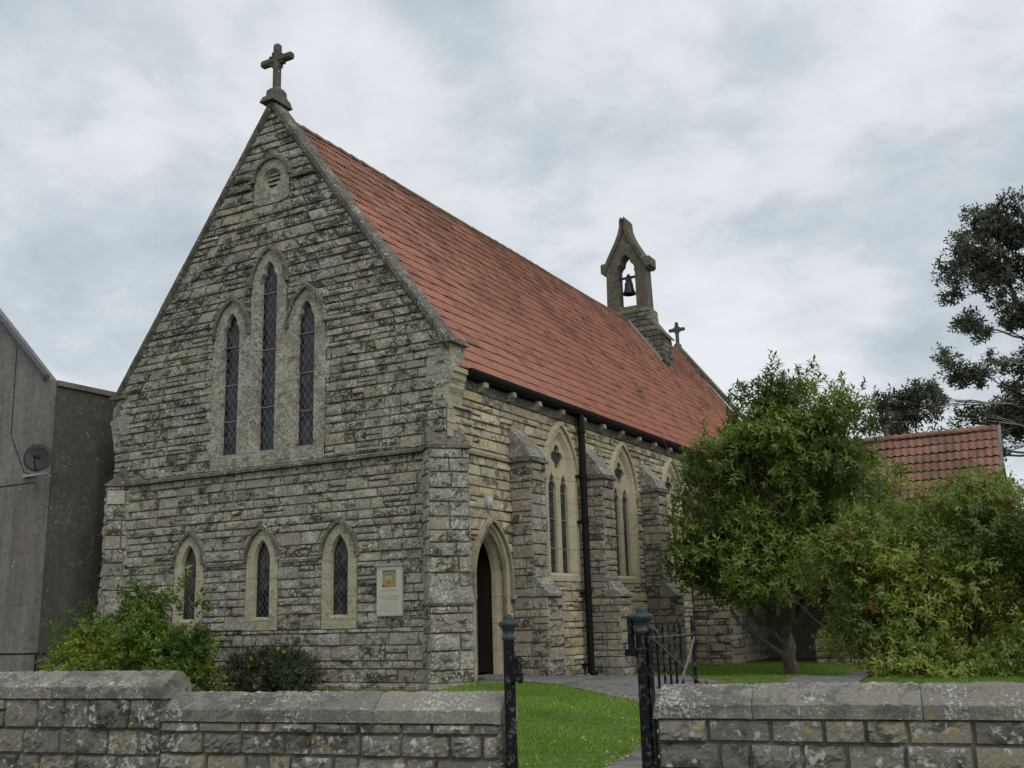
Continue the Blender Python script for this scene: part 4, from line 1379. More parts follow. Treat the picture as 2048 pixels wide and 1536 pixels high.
def text_part(name, txt, u, v, size, mat, parent):
    cu = bpy.data.curves.new('lettering', 'FONT')
    cu.body = txt
    cu.align_x = 'CENTER'
    cu.size = size
    cu.resolution_u = 2
    to = bpy.data.objects.new('lettering_source', cu)
    COL.objects.link(to)
    bpy.context.view_layer.update()
    me = bpy.data.meshes.new_from_object(to.evaluated_get(bpy.context.evaluated_depsgraph_get()))
    bpy.data.objects.remove(to)
    bpy.data.curves.remove(cu)
    x, z = bp(u, v)
    me.transform(Matrix.Translation((x, BYF - 0.003, z)) @ Matrix.Rotation(math.pi / 2, 4, 'X'))
    me.materials.clear()
    me.materials.append(mat)
    return link(name, me, parent)


text_part('lettering', 'Catholic Parish', 0.5, 0.525, 0.062, M['ink'], board)
text_part('lettering', 'of', 0.5, 0.575, 0.05, M['ink'], board)
text_part('lettering', 'Somerton and Langport', 0.5, 0.645, 0.05, M['ink'], board)
text_part('lettering', 'ST DUNSTAN', 0.5, 0.705, 0.055, M['ink'], board)
rects = []
for v, a, b in ((0.765, 0.34, 0.66), (0.815, 0.10, 0.90), (0.845, 0.22, 0.78), (0.875, 0.14, 0.86), (0.91, 0.10, 0.88), (0.945, 0.3, 0.7)):
    u = a
    while u < b:
        w_ = random.uniform(0.03, 0.09)
        rects.append((u, v, min(u + w_, b), v + 0.008))
        u += w_ + 0.012
card('small_print', M['ink_faint'], rects, BYF - 0.002, board)

# ------------------------------------------------------------------ hall wing with red roof (behind the tree)
hall = thing('church_hall', 'low stone hall with red tiled roof and a thin flue, behind the leafy tree', 'building', (4.3, 15.3, 0.18))
HX1 = 8.42
mb = MB()
HF = Frame((0, 13.0, 0), (1, 0, 0), (0, 0, 1), (0, -1, 0))
mb.box((0.02, 13.02, 0.0), (1.10, 16.65, 3.5))
mb.box((1.10, 16.6, 0.0), (HX1, 17.4, 3.5))  # back wall set far in, recess deepened so the opening goes dark
mb.prism([(HX1 - 0.35, 13.2, 3.5), (HX1 - 0.35, 15.3, 6.30), (HX1 - 0.35, 17.4, 3.5)], (0.3, 0, 0))
mb.box((HX1 - 0.4, 13.1, 0.0), (HX1 - 0.05, 14.4, 3.5))
mb.box((3.4, 12.98, 0.0), (HX1 - 0.42, 13.3, 0.86))
mb.build('wall', M['mortar'], hall)
mb = MB()
stones(mb, HF, 0.18, 3.3, lambda z: 0.04, lambda z: 1.10, heights=(0.17, 0.21, 0.25), lens=(0.25, 0.5), cell=0.09, split=0.1)
mb.build('stone_facing', M['buttress'], hall)
mb = MB()
HF3 = Frame((1.10, 0, 0), (0, 1, 0), (0, 0, 1), (1, 0, 0))
stones(mb, HF3, 0.18, 3.3, lambda z: 13.0, lambda z: 16.6, heights=(0.17, 0.21, 0.25), lens=(0.25, 0.5), cell=0.11, split=0.1)
mb.build('stone_facing', M['buttress'], hall)
mb = MB()
HF2 = Frame((0, 12.96, 0), (1, 0, 0), (0, 0, 1), (0, -1, 0))
stones(mb, HF2, 0.18, 0.85, lambda z: 3.4, lambda z: HX1 - 0.42, heights=(0.17, 0.21, 0.25), lens=(0.25, 0.5), cell=0.11, split=0.1)
mb.build('stone_facing', M['buttress'], hall)


def pantile_rows_x(mb, y_e, z_e, y_r, z_r, x0, x1, gauge, period, amp=0.06, lift=0.04):
    t = MB()
    pantile_slope(t, (y_e, z_e), (y_r, z_r), x0, x1, gauge=gauge, period=period, amp=amp, lift=lift)
    V = np.vstack(t.v)
    V = np.stack([V[:, 1], V[:, 0], V[:, 2]], 1)
    mb.add(V, t.f, t.t)


mb = MB()
pantile_rows_x(mb, 12.85, 3.16, 15.3, 6.42, 0.1, HX1, 0.33, 0.20)
mb.add([(0.1, 17.7, 3.2), (HX1, 17.7, 3.2), (HX1, 15.3, 6.42), (0.1, 15.3, 6.42)], [(0, 1, 2, 3)])
hroof = mb.build('tiled_roof', M['tiles_hall'], hall)
mb = MB()
x = 0.2
while x < HX1 - 0.3:
    a = np.linspace(math.radians(-10), math.radians(190), 9)
    A = np.stack([np.full(9, x), 15.3 + 0.13 * np.cos(a), 6.40 + 0.10 * np.sin(a)], 1)
    mb.loft([A, A + np.array([0.44, 0, -0.006])], False, True, True, random.random())
    x += 0.445
mb.build('ridge_tiles', M['tiles_hall'], hroof)
mb = MB()
mb.hexa([(HX1 - 0.02, 12.8, 3.02), (HX1 + 0.07, 12.8, 3.02), (HX1 + 0.07, 15.3, 6.38), (HX1 - 0.02, 15.3, 6.38), (HX1 - 0.02, 12.8, 3.16), (HX1 + 0.07, 12.8, 3.16), (HX1 + 0.07, 15.3, 6.51), (HX1 - 0.02, 15.3, 6.51)])
mb.build('verge_board', M['render'], hall)
mb = MB()
mb.tube([(5.44, 15.35, 6.2), (5.44, 15.35, 6.78)], 0.075, 10)
mb.lathe((5.44, 15.35, 6.76), [(0.08, 0), (0.11, 0.02), (0.10, 0.05), (0.02, 0.06)], 10)
mb.build('flue_pipe', M['bark'], hall)

# ------------------------------------------------------------------ rendered house on the left
house = thing('rendered_house', 'grey rendered house with a slate verge, beside the church at the frame edge', 'house', (-13.5, 3, 0.4))
HC = (-9.90, -1.34)
slope_h = 0.905
mb = MB()
ax_ = -13.4
top = 7.28 + slope_h * (HC[0] - ax_)
mb.prism([(HC[0], HC[1], 0.1), (HC[0], HC[1], 7.22), (ax_, HC[1], top), (2 * ax_ - HC[0], HC[1], 7.22), (2 * ax_ - HC[0], HC[1], 0.1)], (0, 0.35, 0))
mb.build('gable_wall', M['render'], house)
mb = MB()
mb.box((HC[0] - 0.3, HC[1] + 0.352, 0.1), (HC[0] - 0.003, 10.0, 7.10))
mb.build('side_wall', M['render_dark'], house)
mb = MB()
mb.box((HC[0] - 0.34, HC[1] + 0.36, 7.10), (HC[0] + 0.05, 10.0, 7.22))
mb.build('wall_coping', M['render'], house)
mb = MB()
d0 = np.array([-1, 0, slope_h])
p0 = np.array([HC[0] + 0.10, HC[1] - 0.07, 7.20])
for k in range(20):
    a = p0 + d0 * (3.62 * k / 20)
    b = p0 + d0 * (3.62 * (k + 1) / 20 - 0.004)
    u = np.array([0, 0, 0.07])
    q = np.array([0, 0.16, 0])
    lift = np.array([0, 0, random.uniform(0, 0.012)])
    mb.hexa([a, a + q, b + q, b, a + u + lift, a + u + q, b + u + q, b + u])
mb.build('slate_verge', M['slate'], house)
mb = MB()
mb.box((2 * ax_ - HC[0], HC[1] + 0.36, 6.9), (HC[0] - 0.36, 10.0, 7.0))
mb.build('flat_roof', M['slate'], house)
mb = MB()
mb.box((-13, HC[1] - 0.015, 4.84), (HC[0] - 0.01, HC[1] + 0.02, 4.86))
mb.build('render_joint', M['iron'], house)
mb = MB()
mb.box((-10.62, HC[1] - 0.006, 2.2), (HC[0] - 0.02, HC[1] + 0.02, 4.83))
mb.build('render_patch', M['render_pink'], house)
mb = MB()
mb.tube([(-10.9, HC[1] - 0.02, 8.1), (-10.86, HC[1] - 0.02, 6.0), (-10.3, HC[1] - 0.02, 5.1), (-9.95, HC[1] - 0.02, 5.02)], 0.008, 5)
mb.build('aerial_cable', M['gutter'], house)

dish = thing('satellite_dish', 'dark grey satellite dish on a bracket at the house corner', 'satellite dish', (-9.75, -1.5, 5.1))
dn = np.array([0.62, -0.68, 0.22])
dn /= np.linalg.norm(dn)
dc = np.array([-9.38, -1.72, 5.30])
da = np.cross(dn, (0, 0, 1.0))
da /= np.linalg.norm(da)
db = np.cross(da, dn)
mb = MB()
t = np.linspace(0, 2 * np.pi, 28, endpoint=False)
rings = []
for r, w in ((0.02, -0.05), (0.12, -0.042), (0.22, -0.018), (0.30, 0.015), (0.305, 0.0), (0.22, -0.035), (0.02, -0.068)):
    rings.append(dc + np.outer(np.cos(t), da) * r * 0.95 + np.outer(np.sin(t), db) * r * 1.05 + dn * w)
mb.loft(rings, True, True, True)
mb.build('dish_reflector', M['dish'], dish, True)
mb = MB()
lnb = dc + dn * 0.30 - db * 0.10
mb.tube([dc - db * 0.30 - dn * 0.02, dc - db * 0.22 + dn * 0.2, lnb], 0.012, 6)
mb.build('feed_arm', M['gutter'], dish)
mb = MB()
mb.tube([lnb + dn * 0.03 + db * .01, lnb - dn * 0.05], [0.022, 0.03], 8)
mb.build('receiver_head', M['gutter'], dish)
mb = MB()
mb.box((-10.25, -1.42, 4.98), (-9.45, -1.36, 5.03))
mb.tube([(-9.62, -1.40, 5.0), (-9.62, -1.43, 5.2), dc - dn * 0.06], 0.02, 6)
mb.box((-10.28, -1.40, 4.96), (-10.22, -1.345, 5.05))
mb.build('wall_bracket', M['zinc'], dish)

rail = thing('handrail', 'thin black metal handrail by the rendered house', 'handrail', (-8.4, -2.2, 0.4))
mb = MB()
mb.tube([(-12.5, -2.2, 1.19), (-8.05, -2.2, 1.215)], 0.022, 8)
mb.build('rail_bar', M['iron'], rail)
for x in (-8.33, -10.1, -11.9):
    mb = MB()
    mb.tube([(x, -2.2, 0.3), (x, -2.2, 1.2)], 0.022, 8)
    mb.build('rail_post', M['iron'], rail)

# ------------------------------------------------------------------ boundary walls
WD = np.array([1.0, 0.165, 0.0])
WD /= np.linalg.norm(WD)
WN = np.array([WD[1], -WD[0], 0.0])


def wpt(x):
    return np.array([x, -9.0 + 0.165 * (x - 6.16), 0.0])


def boundary(name, label, sections, cell=0.036):
    """sections: (x0, x1, arris height); open ends get a facing too"""
    xm = sections[0][0]
    root = thing(name, label, 'wall', tuple(wpt((sections[0][0] + sections[-1][1]) / 2)) [:2] + (0.1,))
    core, st, cp = MB(), MB(), MB()
    for si, (x0, x1, za) in enumerate(sections):
        o = wpt(x0)
        L = np.linalg.norm(wpt(x1) - o)
        F = Frame(o + WN * -0.03, WD, (0, 0, 1), WN)
        zb = za - 0.095
        P = [F(0.004, 0.0, -0.01), F(L - 0.004, 0.0, -0.01), F(L - 0.004, 0.0, -0.33), F(0.004, 0.0, -0.33)]
        core.hexa([tuple(q) for q in P] + [tuple(q + np.array([0, 0, zb])) for q in P])
        stones(st, F, 0.12, zb, lambda z: 0.0, lambda z: L, heights=(0.15, 0.175, 0.2), lens=(0.18, 0.48), amp=(0.015, 0.065), cell=cell, split=0.15)
        for end, uu, ax in (('a', 0.0, -WD), ('b', L, WD)):
            if (end == 'b' and si == len(sections) - 1) or (end == 'a' and si == 0):
                Fe = Frame(F(uu, 0, 0), -WN, (0, 0, 1), ax)
                stones(st, Fe, 0.12, zb, lambda z: 0.0, lambda z: 0.33, heights=(0.175, 0.2), lens=(0.3, 0.5), amp=(0.008, 0.02), cell=0.07, split=0)
        core.prism([F(0.01, z_, w_) for w_, z_ in ((0.015, zb + 0.002), (0.015, za - 0.02), (-0.12, za + 0.09), (-0.19, za + 0.105), (-0.26, za + 0.09), (-0.385, za - 0.02), (-0.385, zb + 0.002))], WD * (L - 0.02))
        # coping stones, saddle backed
        u = -0.03 if si == 0 else 0.0
        while u < L:
            u1 = min(u + random.uniform(0.55, 1.15), L + 0.03)
            if L - u1 < 0.3:
                u1 = L + 0.02
            dz = random.uniform(-0.005, 0.005)
            sec = [(0.035, zb), (0.035, za + dz), (-0.12, za + 0.115 + dz), (-0.19, za + 0.13 + dz), (-0.26, za + 0.115 + dz), (-0.40, za + dz), (-0.40, zb)]
            nseg = max(2, int((u1 - u) / 0.05))
            rings = []
            for k in range(nseg + 1):
                uu = u + 0.003 + (u1 - u - 0.006) * k / nseg
                e = 0.012 if k in (0, nseg) else 0.0
                rings.append(np.array([F(uu, z - e * 0.6 + (random.uniform(-.007, .007) if z > zb + .01 else 0), w - e * np.sign(w + 0.18) + random.uniform(-.007, .007)) for w, z in sec]))
            cp.loft(rings, True, True, True, random.random())
            u = u1
    core.build('wall_core', M['bmortar'], root)
    st.build('wall_stones', M['bwall'], root)
    cp.build('coping_stones', M['bcoping'], root)
    return root


boundary('boundary_wall', 'low rough stone wall with stepped coping, left of the iron gate', [(-6.0, 3.12, 1.185), (3.12, 6.16, 1.0)])
boundary('boundary_wall', 'low rough stone wall with level coping, right of the iron gate', [(7.36, 16.5, 1.05)])


# ------------------------------------------------------------------ gate posts and gate
def gate_post(name, label, x, y, r, top, latch, lean):
    root = thing(name, label, 'gate post', (x, y, 0.36), 'iron gate posts')
    H = top - 0.36
    mb = MB()
    h0 = 0.185
    mb.lathe((x, y, 0.1), [(r * 1.06, 0.0), (r * 1.05, 0.3), (r, 0.8), (r * 0.95, top - 0.1 - h0), (r * 0.9, top - 0.1 - h0)], 16)
    mb.build('post_shaft', M['iron'], root, False)
    mb = MB()
    z0 = top - h0
    mb.lathe((x, y, z0), [(r * 0.95, -0.01), (r * 1.22, 0.0), (r * 1.22, 0.014), (r * 0.98, 0.022), (r * 0.98, 0.05), (r * 1.15, 0.075), (r * 1.65, 0.098), (r * 1.70, 0.112), (r * 1.55, 0.128), (r * 0.95, 0.134),
                          (r * 0.95, 0.140), (r * 0.88, 0.146), (r * 0.90, 0.15), (r * 0.82, 0.166), (r * 0.6, 0.179), (r * 0.25, 0.185)], 20)
    mb.build('finial', M['iron_green'], root, True)
    return root


gp = gate_post('gate_post', 'black iron gate post with round finial, its paint flaking, at the left wall end', 6.245, -8.95, 0.045, 1.713, True, 0)
mb = MB()
mb.box((6.27, -8.99, 1.21), (6.335, -8.92, 1.36))
mb.box((6.33, -8.975, 1.20), (6.355, -8.935, 1.275))
mb.tube([(6.28, -8.96, 1.36), (6.335, -8.955, 1.385), (6.36, -8.95, 1.36)], 0.016, 6)
mb.build('latch_keep', M['iron'], gp)
gp2 = gate_post('gate_post', 'thicker black iron gate post carrying the open gate, at the right wall end', 7.268, -8.75, 0.052, 1.742, False, 0)
mb = MB()
mb.box((7.17, -8.80, 1.43), (7.20, -8.74, 1.66))
mb.box((7.15, -8.82, 1.385), (7.235, -8.72, 1.435))
mb.build('hanging_strap', M['iron'], gp2)
mb = MB()
mb.tube([(7.30, -8.72, 1.575), (7.345, -8.70, 1.575), (7.36, -8.69, 1.55)], 0.012, 6)
mb.build('hinge_hook', M['gate_rail'], gp2)

gate = thing('iron_gate', 'black iron bar gate swung open behind the right gate post', 'gate', (7.33, -8.35, 0.45))
GA, GB = np.array([7.335, -8.79, 0.0]), np.array([7.372, -7.945, 0.0])
gpt = lambda t, z: tuple(GA + (GB - GA) * t + np.array([0, 0, z]))
for k in range(6):
    mb = MB()
    t_ = 0.03 + 0.132 * k
    mb.tube([gpt(t_, 0.48), gpt(t_, 1.585), gpt(t_, 1.615)], [0.0105, 0.0105, 0.003], 6)
    mb.build('gate_bar', M['iron'], gate)
mb = MB()
mb.tube([gpt(1.0, 0.45), gpt(1.0, 1.62), gpt(1.0, 1.66)], [0.017, 0.017, 0.006], 8)
mb.tube([gpt(0.0, 0.45), gpt(0.0, 1.56)], [0.014, 0.014], 8)
mb.build_each('gate_stile', M['iron'], gate)
mb = MB()
mb.tube([gpt(0.0, 1.515), gpt(1.03, 1.515)], 0.0085, 6)
mb.build('top_rail', M['gate_rail'], gate)
mb = MB()
mb.tube([gpt(0.0, 0.56), gpt(1.0, 0.56)], 0.0085, 6)
mb.build('bottom_rail', M['iron'], gate)
mb = MB()
pts = [np.array(gpt(0.0, 1.515)) + [0.02, 0, 0], np.array(gpt(1.12, 1.10)) + [0.03, 0, 0]]
cc = pts[-1] + np.array([0.0, 0.03, 0.012])
for a in np.linspace(-0.6 * math.pi, 1.1 * math.pi, 10):
    pts.append(cc + np.array([0.0, 0.034 * math.cos(a), 0.034 * math.sin(a)]))
mb.tube(pts, 0.0085, 6)
mb.build('diagonal_stay', M['gate_rail'], gate)
mb = MB()
A, B = np.array(gpt(0.94, 1.50)), np.array(gpt(0.36, 1.02))
for p, q in ((A, B),):
    off = np.array([0.028, 0, 0])
    mid1, mid2 = p + (q - p) * 0.35 + np.array([0, 0.03, 0]), p + (q - p) * 0.7 + np.array([0, 0.0, 0])
    for a, b, wa, wb in ((p, mid1, 0.010, 0.024), (mid1, mid2, 0.024, 0.022), (mid2, q, 0.022, 0.03)):
        s = np.array([0, 1, 0.0])
        mb.hexa([a + off - s * wa, a + off + s * wa, a + off + s * wa + [0.006, 0, 0], a + off - s * wa + [0.006, 0, 0], b + off - s * wb, b + off + s * wb, b + off + s * wb + [0.006, 0, 0], b + off - s * wb + [0.006, 0, 0]])
mb.build('bleached_strap', M['lath'], gate)

# ------------------------------------------------------------------ ground, path, road
def grid_sheet(xs, ys, zoff=0.0):
    X, Y = np.meshgrid(xs, ys)
    Z = ground_z(X, Y) + zoff
    P = np.stack([X, Y, Z], -1).reshape(-1, 3)
    c = len(xs)
    return P, [(j * c + i, j * c + i + 1, (j + 1) * c + i + 1, (j + 1) * c + i) for j in range(len(ys) - 1) for i in range(c - 1)]


mb = MB()
xs = np.concatenate([np.linspace(-500, -40, 8), np.linspace(-30, 40, 71), np.linspace(60, 500, 8)])
ys = np.concatenate([np.linspace(-500, -60, 6), np.linspace(-50, -9.2, 10), np.linspace(-8.8, 16, 125), np.linspace(18, 60, 12), np.linspace(100, 600, 6)])
P, fs = grid_sheet(xs, ys)
mb.add(P, fs)
kind(mb.build('ground', M['soil_grass']), 'structure')
mb = MB()
mb.hexa([(-60, -40, 0.30), (60, -22, 0.30), (60, -10.2 + 9.4, 0.30), (-60, -29.5 + 9.0, 0.30), (-60, -40, 0.31), (60, -22, 0.31), (60, -10.2 + 9.4, 0.31), (-60, -29.5 + 9.0, 0.31)]) if False else None
q = [wpt(-40) + WN * 0.6, wpt(40) + WN * 0.6, wpt(40) + WN * 9, wpt(-40) + WN * 9]
mb.add([(p[0], p[1], float(ground_z(0, p[1])) + 0.03) for p in q], [(3, 2, 1, 0)])
rm = MB()
rows = []
for t in np.linspace(-40, 40, 41):
    rows.append([wpt(t) + WN * s for s in np.linspace(0.6, 9, 12)])
rows = np.array(rows)
V = rows.reshape(-1, 3).copy()
V[:, 2] = ground_z(V[:, 0], V[:, 1]) + 0.02
rm.add(V, [(i * 12 + j, i * 12 + j + 1, (i + 1) * 12 + j + 1, (i + 1) * 12 + j) for i in range(40) for j in range(11)])
kind(rm.build('road', M['road']), 'structure')


def smooth_path(pts, step=0.2):
    pts = np.array(pts, float)
    out = []
    for i in range(len(pts) - 1):
        p0, p1, p2, p3 = pts[max(i - 1, 0)], pts[i], pts[i + 1], pts[min(i + 2, len(pts) - 1)]
        n = max(2, int(np.linalg.norm(p2 - p1) / step))
        for k in range(n):
            t = k / n
            out.append(0.5 * ((2 * p1) + (-p0 + p2) * t + (2 * p0 - 5 * p1 + 4 * p2 - p3) * t * t + (-p0 + 3 * p1 - 3 * p2 + p3) * t ** 3))
    out.append(pts[-1])
    return np.array(out)


# (left edge, right edge) pairs of the walk from the gate to the church door
EDGE_L = smooth_path([(6.33, -9.2), (6.30, -7.6), (5.99, -5.75), (5.25, -3.6), (4.38, -1.95), (3.25, -0.75), (2.05, 0.25), (1.15, 0.62), (0.75, 0.35), (0.45, 0.30), (0.10, 0.55)])
EDGE_R = smooth_path([(7.30, -9.1), (7.32, -7.5), (7.10, -5.4), (6.5, -2.9), (5.6, -0.6), (4.4, 1.2), (3.3, 2.5), (2.3, 3.35), (1.55, 4.0), (0.95, 4.9), (0.05, 5.5)])
BR_L = smooth_path([(5.9, -2.6), (5.75, 0.0), (5.55, 2.5), (5.42, 4.6), (5.36, 7.0), (5.3, 10.0), (5.3, 12.5)])
BR_R = smooth_path([(7.1, -2.9), (6.95, 0.0), (6.7, 2.5), (6.5, 4.6), (6.45, 7.0), (6.45, 10.0), (6.45, 12.5)])


def resample(p, n):
    d = np.concatenate([[0], np.cumsum(np.linalg.norm(np.diff(p, axis=0), axis=1))])
    s = np.linspace(0, d[-1], n)
    return np.stack([np.interp(s, d, p[:, 0]), np.interp(s, d, p[:, 1])], 1)


mb = MB()
for L_, R_, n, dz in ((EDGE_L, EDGE_R, 90, 0.012), (BR_L, BR_R, 70, 0.018)):
    a, b = resample(L_, n), resample(R_, n)
    m = 8
    G = np.array([[a[i] + (b[i] - a[i]) * j / m for j in range(m + 1)] for i in range(n)])
    Z = ground_z(G[..., 0], G[..., 1]) + dz
    V = np.concatenate([G, Z[..., None]], -1).reshape(-1, 3)
    mb.add(V, [(i * (m + 1) + j, i * (m + 1) + j + 1, (i + 1) * (m + 1) + j + 1, (i + 1) * (m + 1) + j) for i in range(n - 1) for j in range(m)])
kind(mb.build('path', M['asphalt']), 'structure')


def in_poly(px, py, poly):
    c = np.zeros(len(px), bool)
    n = len(poly)
    j = n - 1
    for i in range(n):
        xi, yi = poly[i]
        xj, yj = poly[j]
        cond = ((yi > py) != (yj > py)) & (px < (xj - xi) * (py - yi) / (yj - yi + 1e-12) + xi)
        c ^= cond
        j = i
    return c


POLY_MAIN = np.vstack([EDGE_L, EDGE_R[::-1]])
POLY_BR = np.vstack([BR_L, BR_R[::-1]])


# ------------------------------------------------------------------ foliage
def mesh_from_arrays(name, V, F, tone, mat, parent=None, smooth=False):
    """V (n,3), F (m,k) index array with constant k"""
    me = bpy.data.meshes.new(name)
    k = F.shape[1]
    me.vertices.add(len(V))
    me.vertices.foreach_set('co', V.astype(np.float32).ravel())
    me.loops.add(F.size)
    me.loops.foreach_set('vertex_index', F.astype(np.int32).ravel())
    me.polygons.add(len(F))
    me.polygons.foreach_set('loop_start', np.arange(0, F.size, k, dtype=np.int32))
    me.update(calc_edges=True)
    me.validate()
    a = me.attributes.new('tone', 'FLOAT', 'FACE')
    a.data.foreach_set('value', tone.astype(np.float32))
    me.materials.append(mat)
    return link(name, me, parent)


def unit(v):
    return v / (np.linalg.norm(v, axis=-1, keepdims=True) + 1e-9)


def leaf_arrays(C, D, Nn, L, W, droop=0.25):
    """leaves with base C, direction D, face normal Nn; 6 vertices, 4 triangles (folded and bent)"""
    S = unit(np.cross(D, Nn))
    N2 = unit(np.cross(S, D))
    L = L[:, None]
    W = W[:, None]
    b = C
    m1 = C + D * L * 0.45 - N2 * 0.0
    tip = C + D * L - N2 * L * droop
    l = C + D * L * 0.42 + S * W * 0.5 + N2 * W * 0.14
    r = C + D * L * 0.42 - S * W * 0.5 + N2 * W * 0.14
    V = np.stack([b, l, tip, r, m1], 1).reshape(-1, 3)
    n = len(C)
    i = np.arange(n)[:, None] * 5
    F = np.concatenate([i + np.array([[0, 4, 1]]), i + np.array([[1, 4, 2]]), i + np.array([[0, 3, 4]]), i + np.array([[3, 2, 4]])], 1).reshape(-1, 3)
    return V, F


def rdir(n):
    return unit(rng.normal(size=(n, 3)))


def wob(P, seed, f=1.0):
    r = np.random.default_rng(seed)
    out = np.zeros(len(P))
    for _ in range(7):
        k = r.normal(size=3) * f
        out += np.sin(P @ k + r.uniform(0, 6.28))
    return out / 2.6


def crown_points(blobs, n, shell=0.5, seed=1, gap=-0.55, f=2.2):
    """points and outward directions in a union of ellipsoids (cx,cy,cz,rx,ry,rz,weight)"""
    bl = np.array(blobs, float)
    w = bl[:, 3] * bl[:, 4] * bl[:, 5] * bl[:, 6]
    idx = rng.choice(len(bl), size=n * 2, p=w / w.sum())
    d = rdir(n * 2)
    rad = shell + (1 - shell) * rng.random(n * 2) ** 0.6
    P = bl[idx, :3] + d * bl[idx, 3:6] * rad[:, None]
    out = unit(d / bl[idx, 3:6])
    keep = wob(P, seed, f) > gap
    return P[keep][:n], out[keep][:n], rad[keep][:n]


def lumps(blobs, k, r0, r1, flat=0.7, reach=0.75):
    """break a few big crown masses into many small uneven sprays of foliage"""
    out = []
    for b in blobs:
        n = max(3, int(k * b[3] * b[4] * b[5]))
        d = rdir(n)
        rad = reach * rng.random(n) ** 0.35
        for i in range(n):
            r = rng.uniform(r0, r1)
            c = np.array(b[:3]) + d[i] * np.array(b[3:6]) * rad[i]
            out.append((c[0], c[1], c[2], r * rng.uniform(0.9, 1.4), r * rng.uniform(0.9, 1.3), r * flat * rng.uniform(0.8, 1.2), 1.0))
    return out


def shoots(P, out, per, length, leaf_l, leaf_w, up=0.5, spread=0.9, jitter=0.4, droop=0.25):
    """each shoot carries `per` leaves round a stem of given length"""
    n = len(P)
    D = unit(out + np.array([0, 0, up]) + rng.normal(size=(n, 3)) * jitter)
    a = unit(np.cross(D, rdir(n)))
    b = np.cross(D, a)
    Cs, Ds, Ns, Ls, Ws = [], [], [], [], []
    for k in range(per):
        th = k * 2.4 + rng.uniform(0, 0.6, n)
        rad = a * np.cos(th)[:, None] + b * np.sin(th)[:, None]
        t = (k + 0.5) / per
        Cs.append(P + D * (length * t)[:, None] if np.ndim(length) else P + D * length * t)
        dd = unit(rad * spread + D * (0.35 + 0.7 * t) + rng.normal(size=(n, 3)) * 0.18)
        Ds.append(dd)
        Ns.append(unit(D * 0.8 - rad * 0.3 + np.array([0, 0, 0.5]) + rng.normal(size=(n, 3)) * 0.25))
        s = rng.uniform(0.75, 1.2, n)
        Ls.append(leaf_l * s)
        Ws.append(leaf_w * s)
    return np.vstack(Cs), np.vstack(Ds), np.vstack(Ns), np.concatenate(Ls), np.concatenate(Ws), D


def foliage(name, parent, mat, P, out, per, length, ll, lw, base_tone, tone_spread=0.25, **kw):
    C, D, Nn, L, W, _ = shoots(P, out, per, length, ll, lw, **kw)
    V, F = leaf_arrays(C, D, Nn, L, W)
    n = len(P)
    st = np.tile(base_tone + rng.normal(size=n) * tone_spread * 0.5, per) + rng.normal(size=n * per) * tone_spread * 0.4
    tone = np.repeat(np.clip(st, 0.0, 1.0), 4)
    return mesh_from_arrays(name, V, F, tone, mat, parent)


def limb(mb, a, b, r0, r1, bend=0.25, n=7, seg=8):
    a, b = np.array(a, float), np.array(b, float)
    t = np.linspace(0, 1, n)[:, None]
    off = rng.normal(size=3) * bend * np.linalg.norm(b - a) * 0.25
    pts = a + (b - a) * t + off * np.sin(np.pi * t) + rng.normal(size=(n, 3)) * 0.02 * np.linalg.norm(b - a) * np.sin(np.pi * t)
    mb.tube(pts, list(np.linspace(r0, r1, n)), seg)
    return pts


# leafy tree in front of the hall
tree = thing('leafy_tree', 'broad glossy green tree with bare low trunk on the lawn beside the church', 'tree', (4.1, 8.0, 0.25))
mb = MB()
T0 = (4.08, 7.75, 0.15)
p1 = limb(mb, T0, (3.95, 7.8, 1.25), 0.17, 0.13, 0.2)
for e, r in (((3.0, 7.3, 2.4), 0.075), ((2.6, 7.9, 3.6), 0.07), ((4.3, 7.2, 3.6), 0.10), ((4.7, 8.4, 3.4), 0.09), ((5.2, 7.5, 2.9), 0.07), ((3.9, 8.6, 4.0), 0.08)):
    s = p1[-1] if e[2] > 2.6 else p1[3]
    q = limb(mb, s, e, r, r * 0.55, 0.5)
    for _ in range(5):
        e2 = np.array(e) + rng.normal(size=3) * [0.9, 0.8, 0.6] + [0, 0, 0.9]
        q2 = limb(mb, q[rng.integers(3, 7)], e2, r * 0.45, 0.012, 0.4, 6, 6)
        limb(mb, q2[3], e2 + rng.normal(size=3) * 0.6 + [0, 0, 0.4], 0.015, 0.006, 0.4, 5, 5)
for e in ((4.22, 7.4, 6.9), (4.9, 7.5, 6.9), (3.3, 7.3, 6.4), (5.6, 7.6, 6.3)):
    limb(mb, (4.1, 7.7, 3.0), e, 0.06, 0.012, 0.25, 8, 6)
limb(mb, p1[2], (3.0, 7.0, 1.75), 0.06, 0.03, 0.3)
limb(mb, p1[4], (4.65, 7.3, 2.2), 0.08, 0.05, 0.5)
mb.build('trunk', M['bark'], tree)
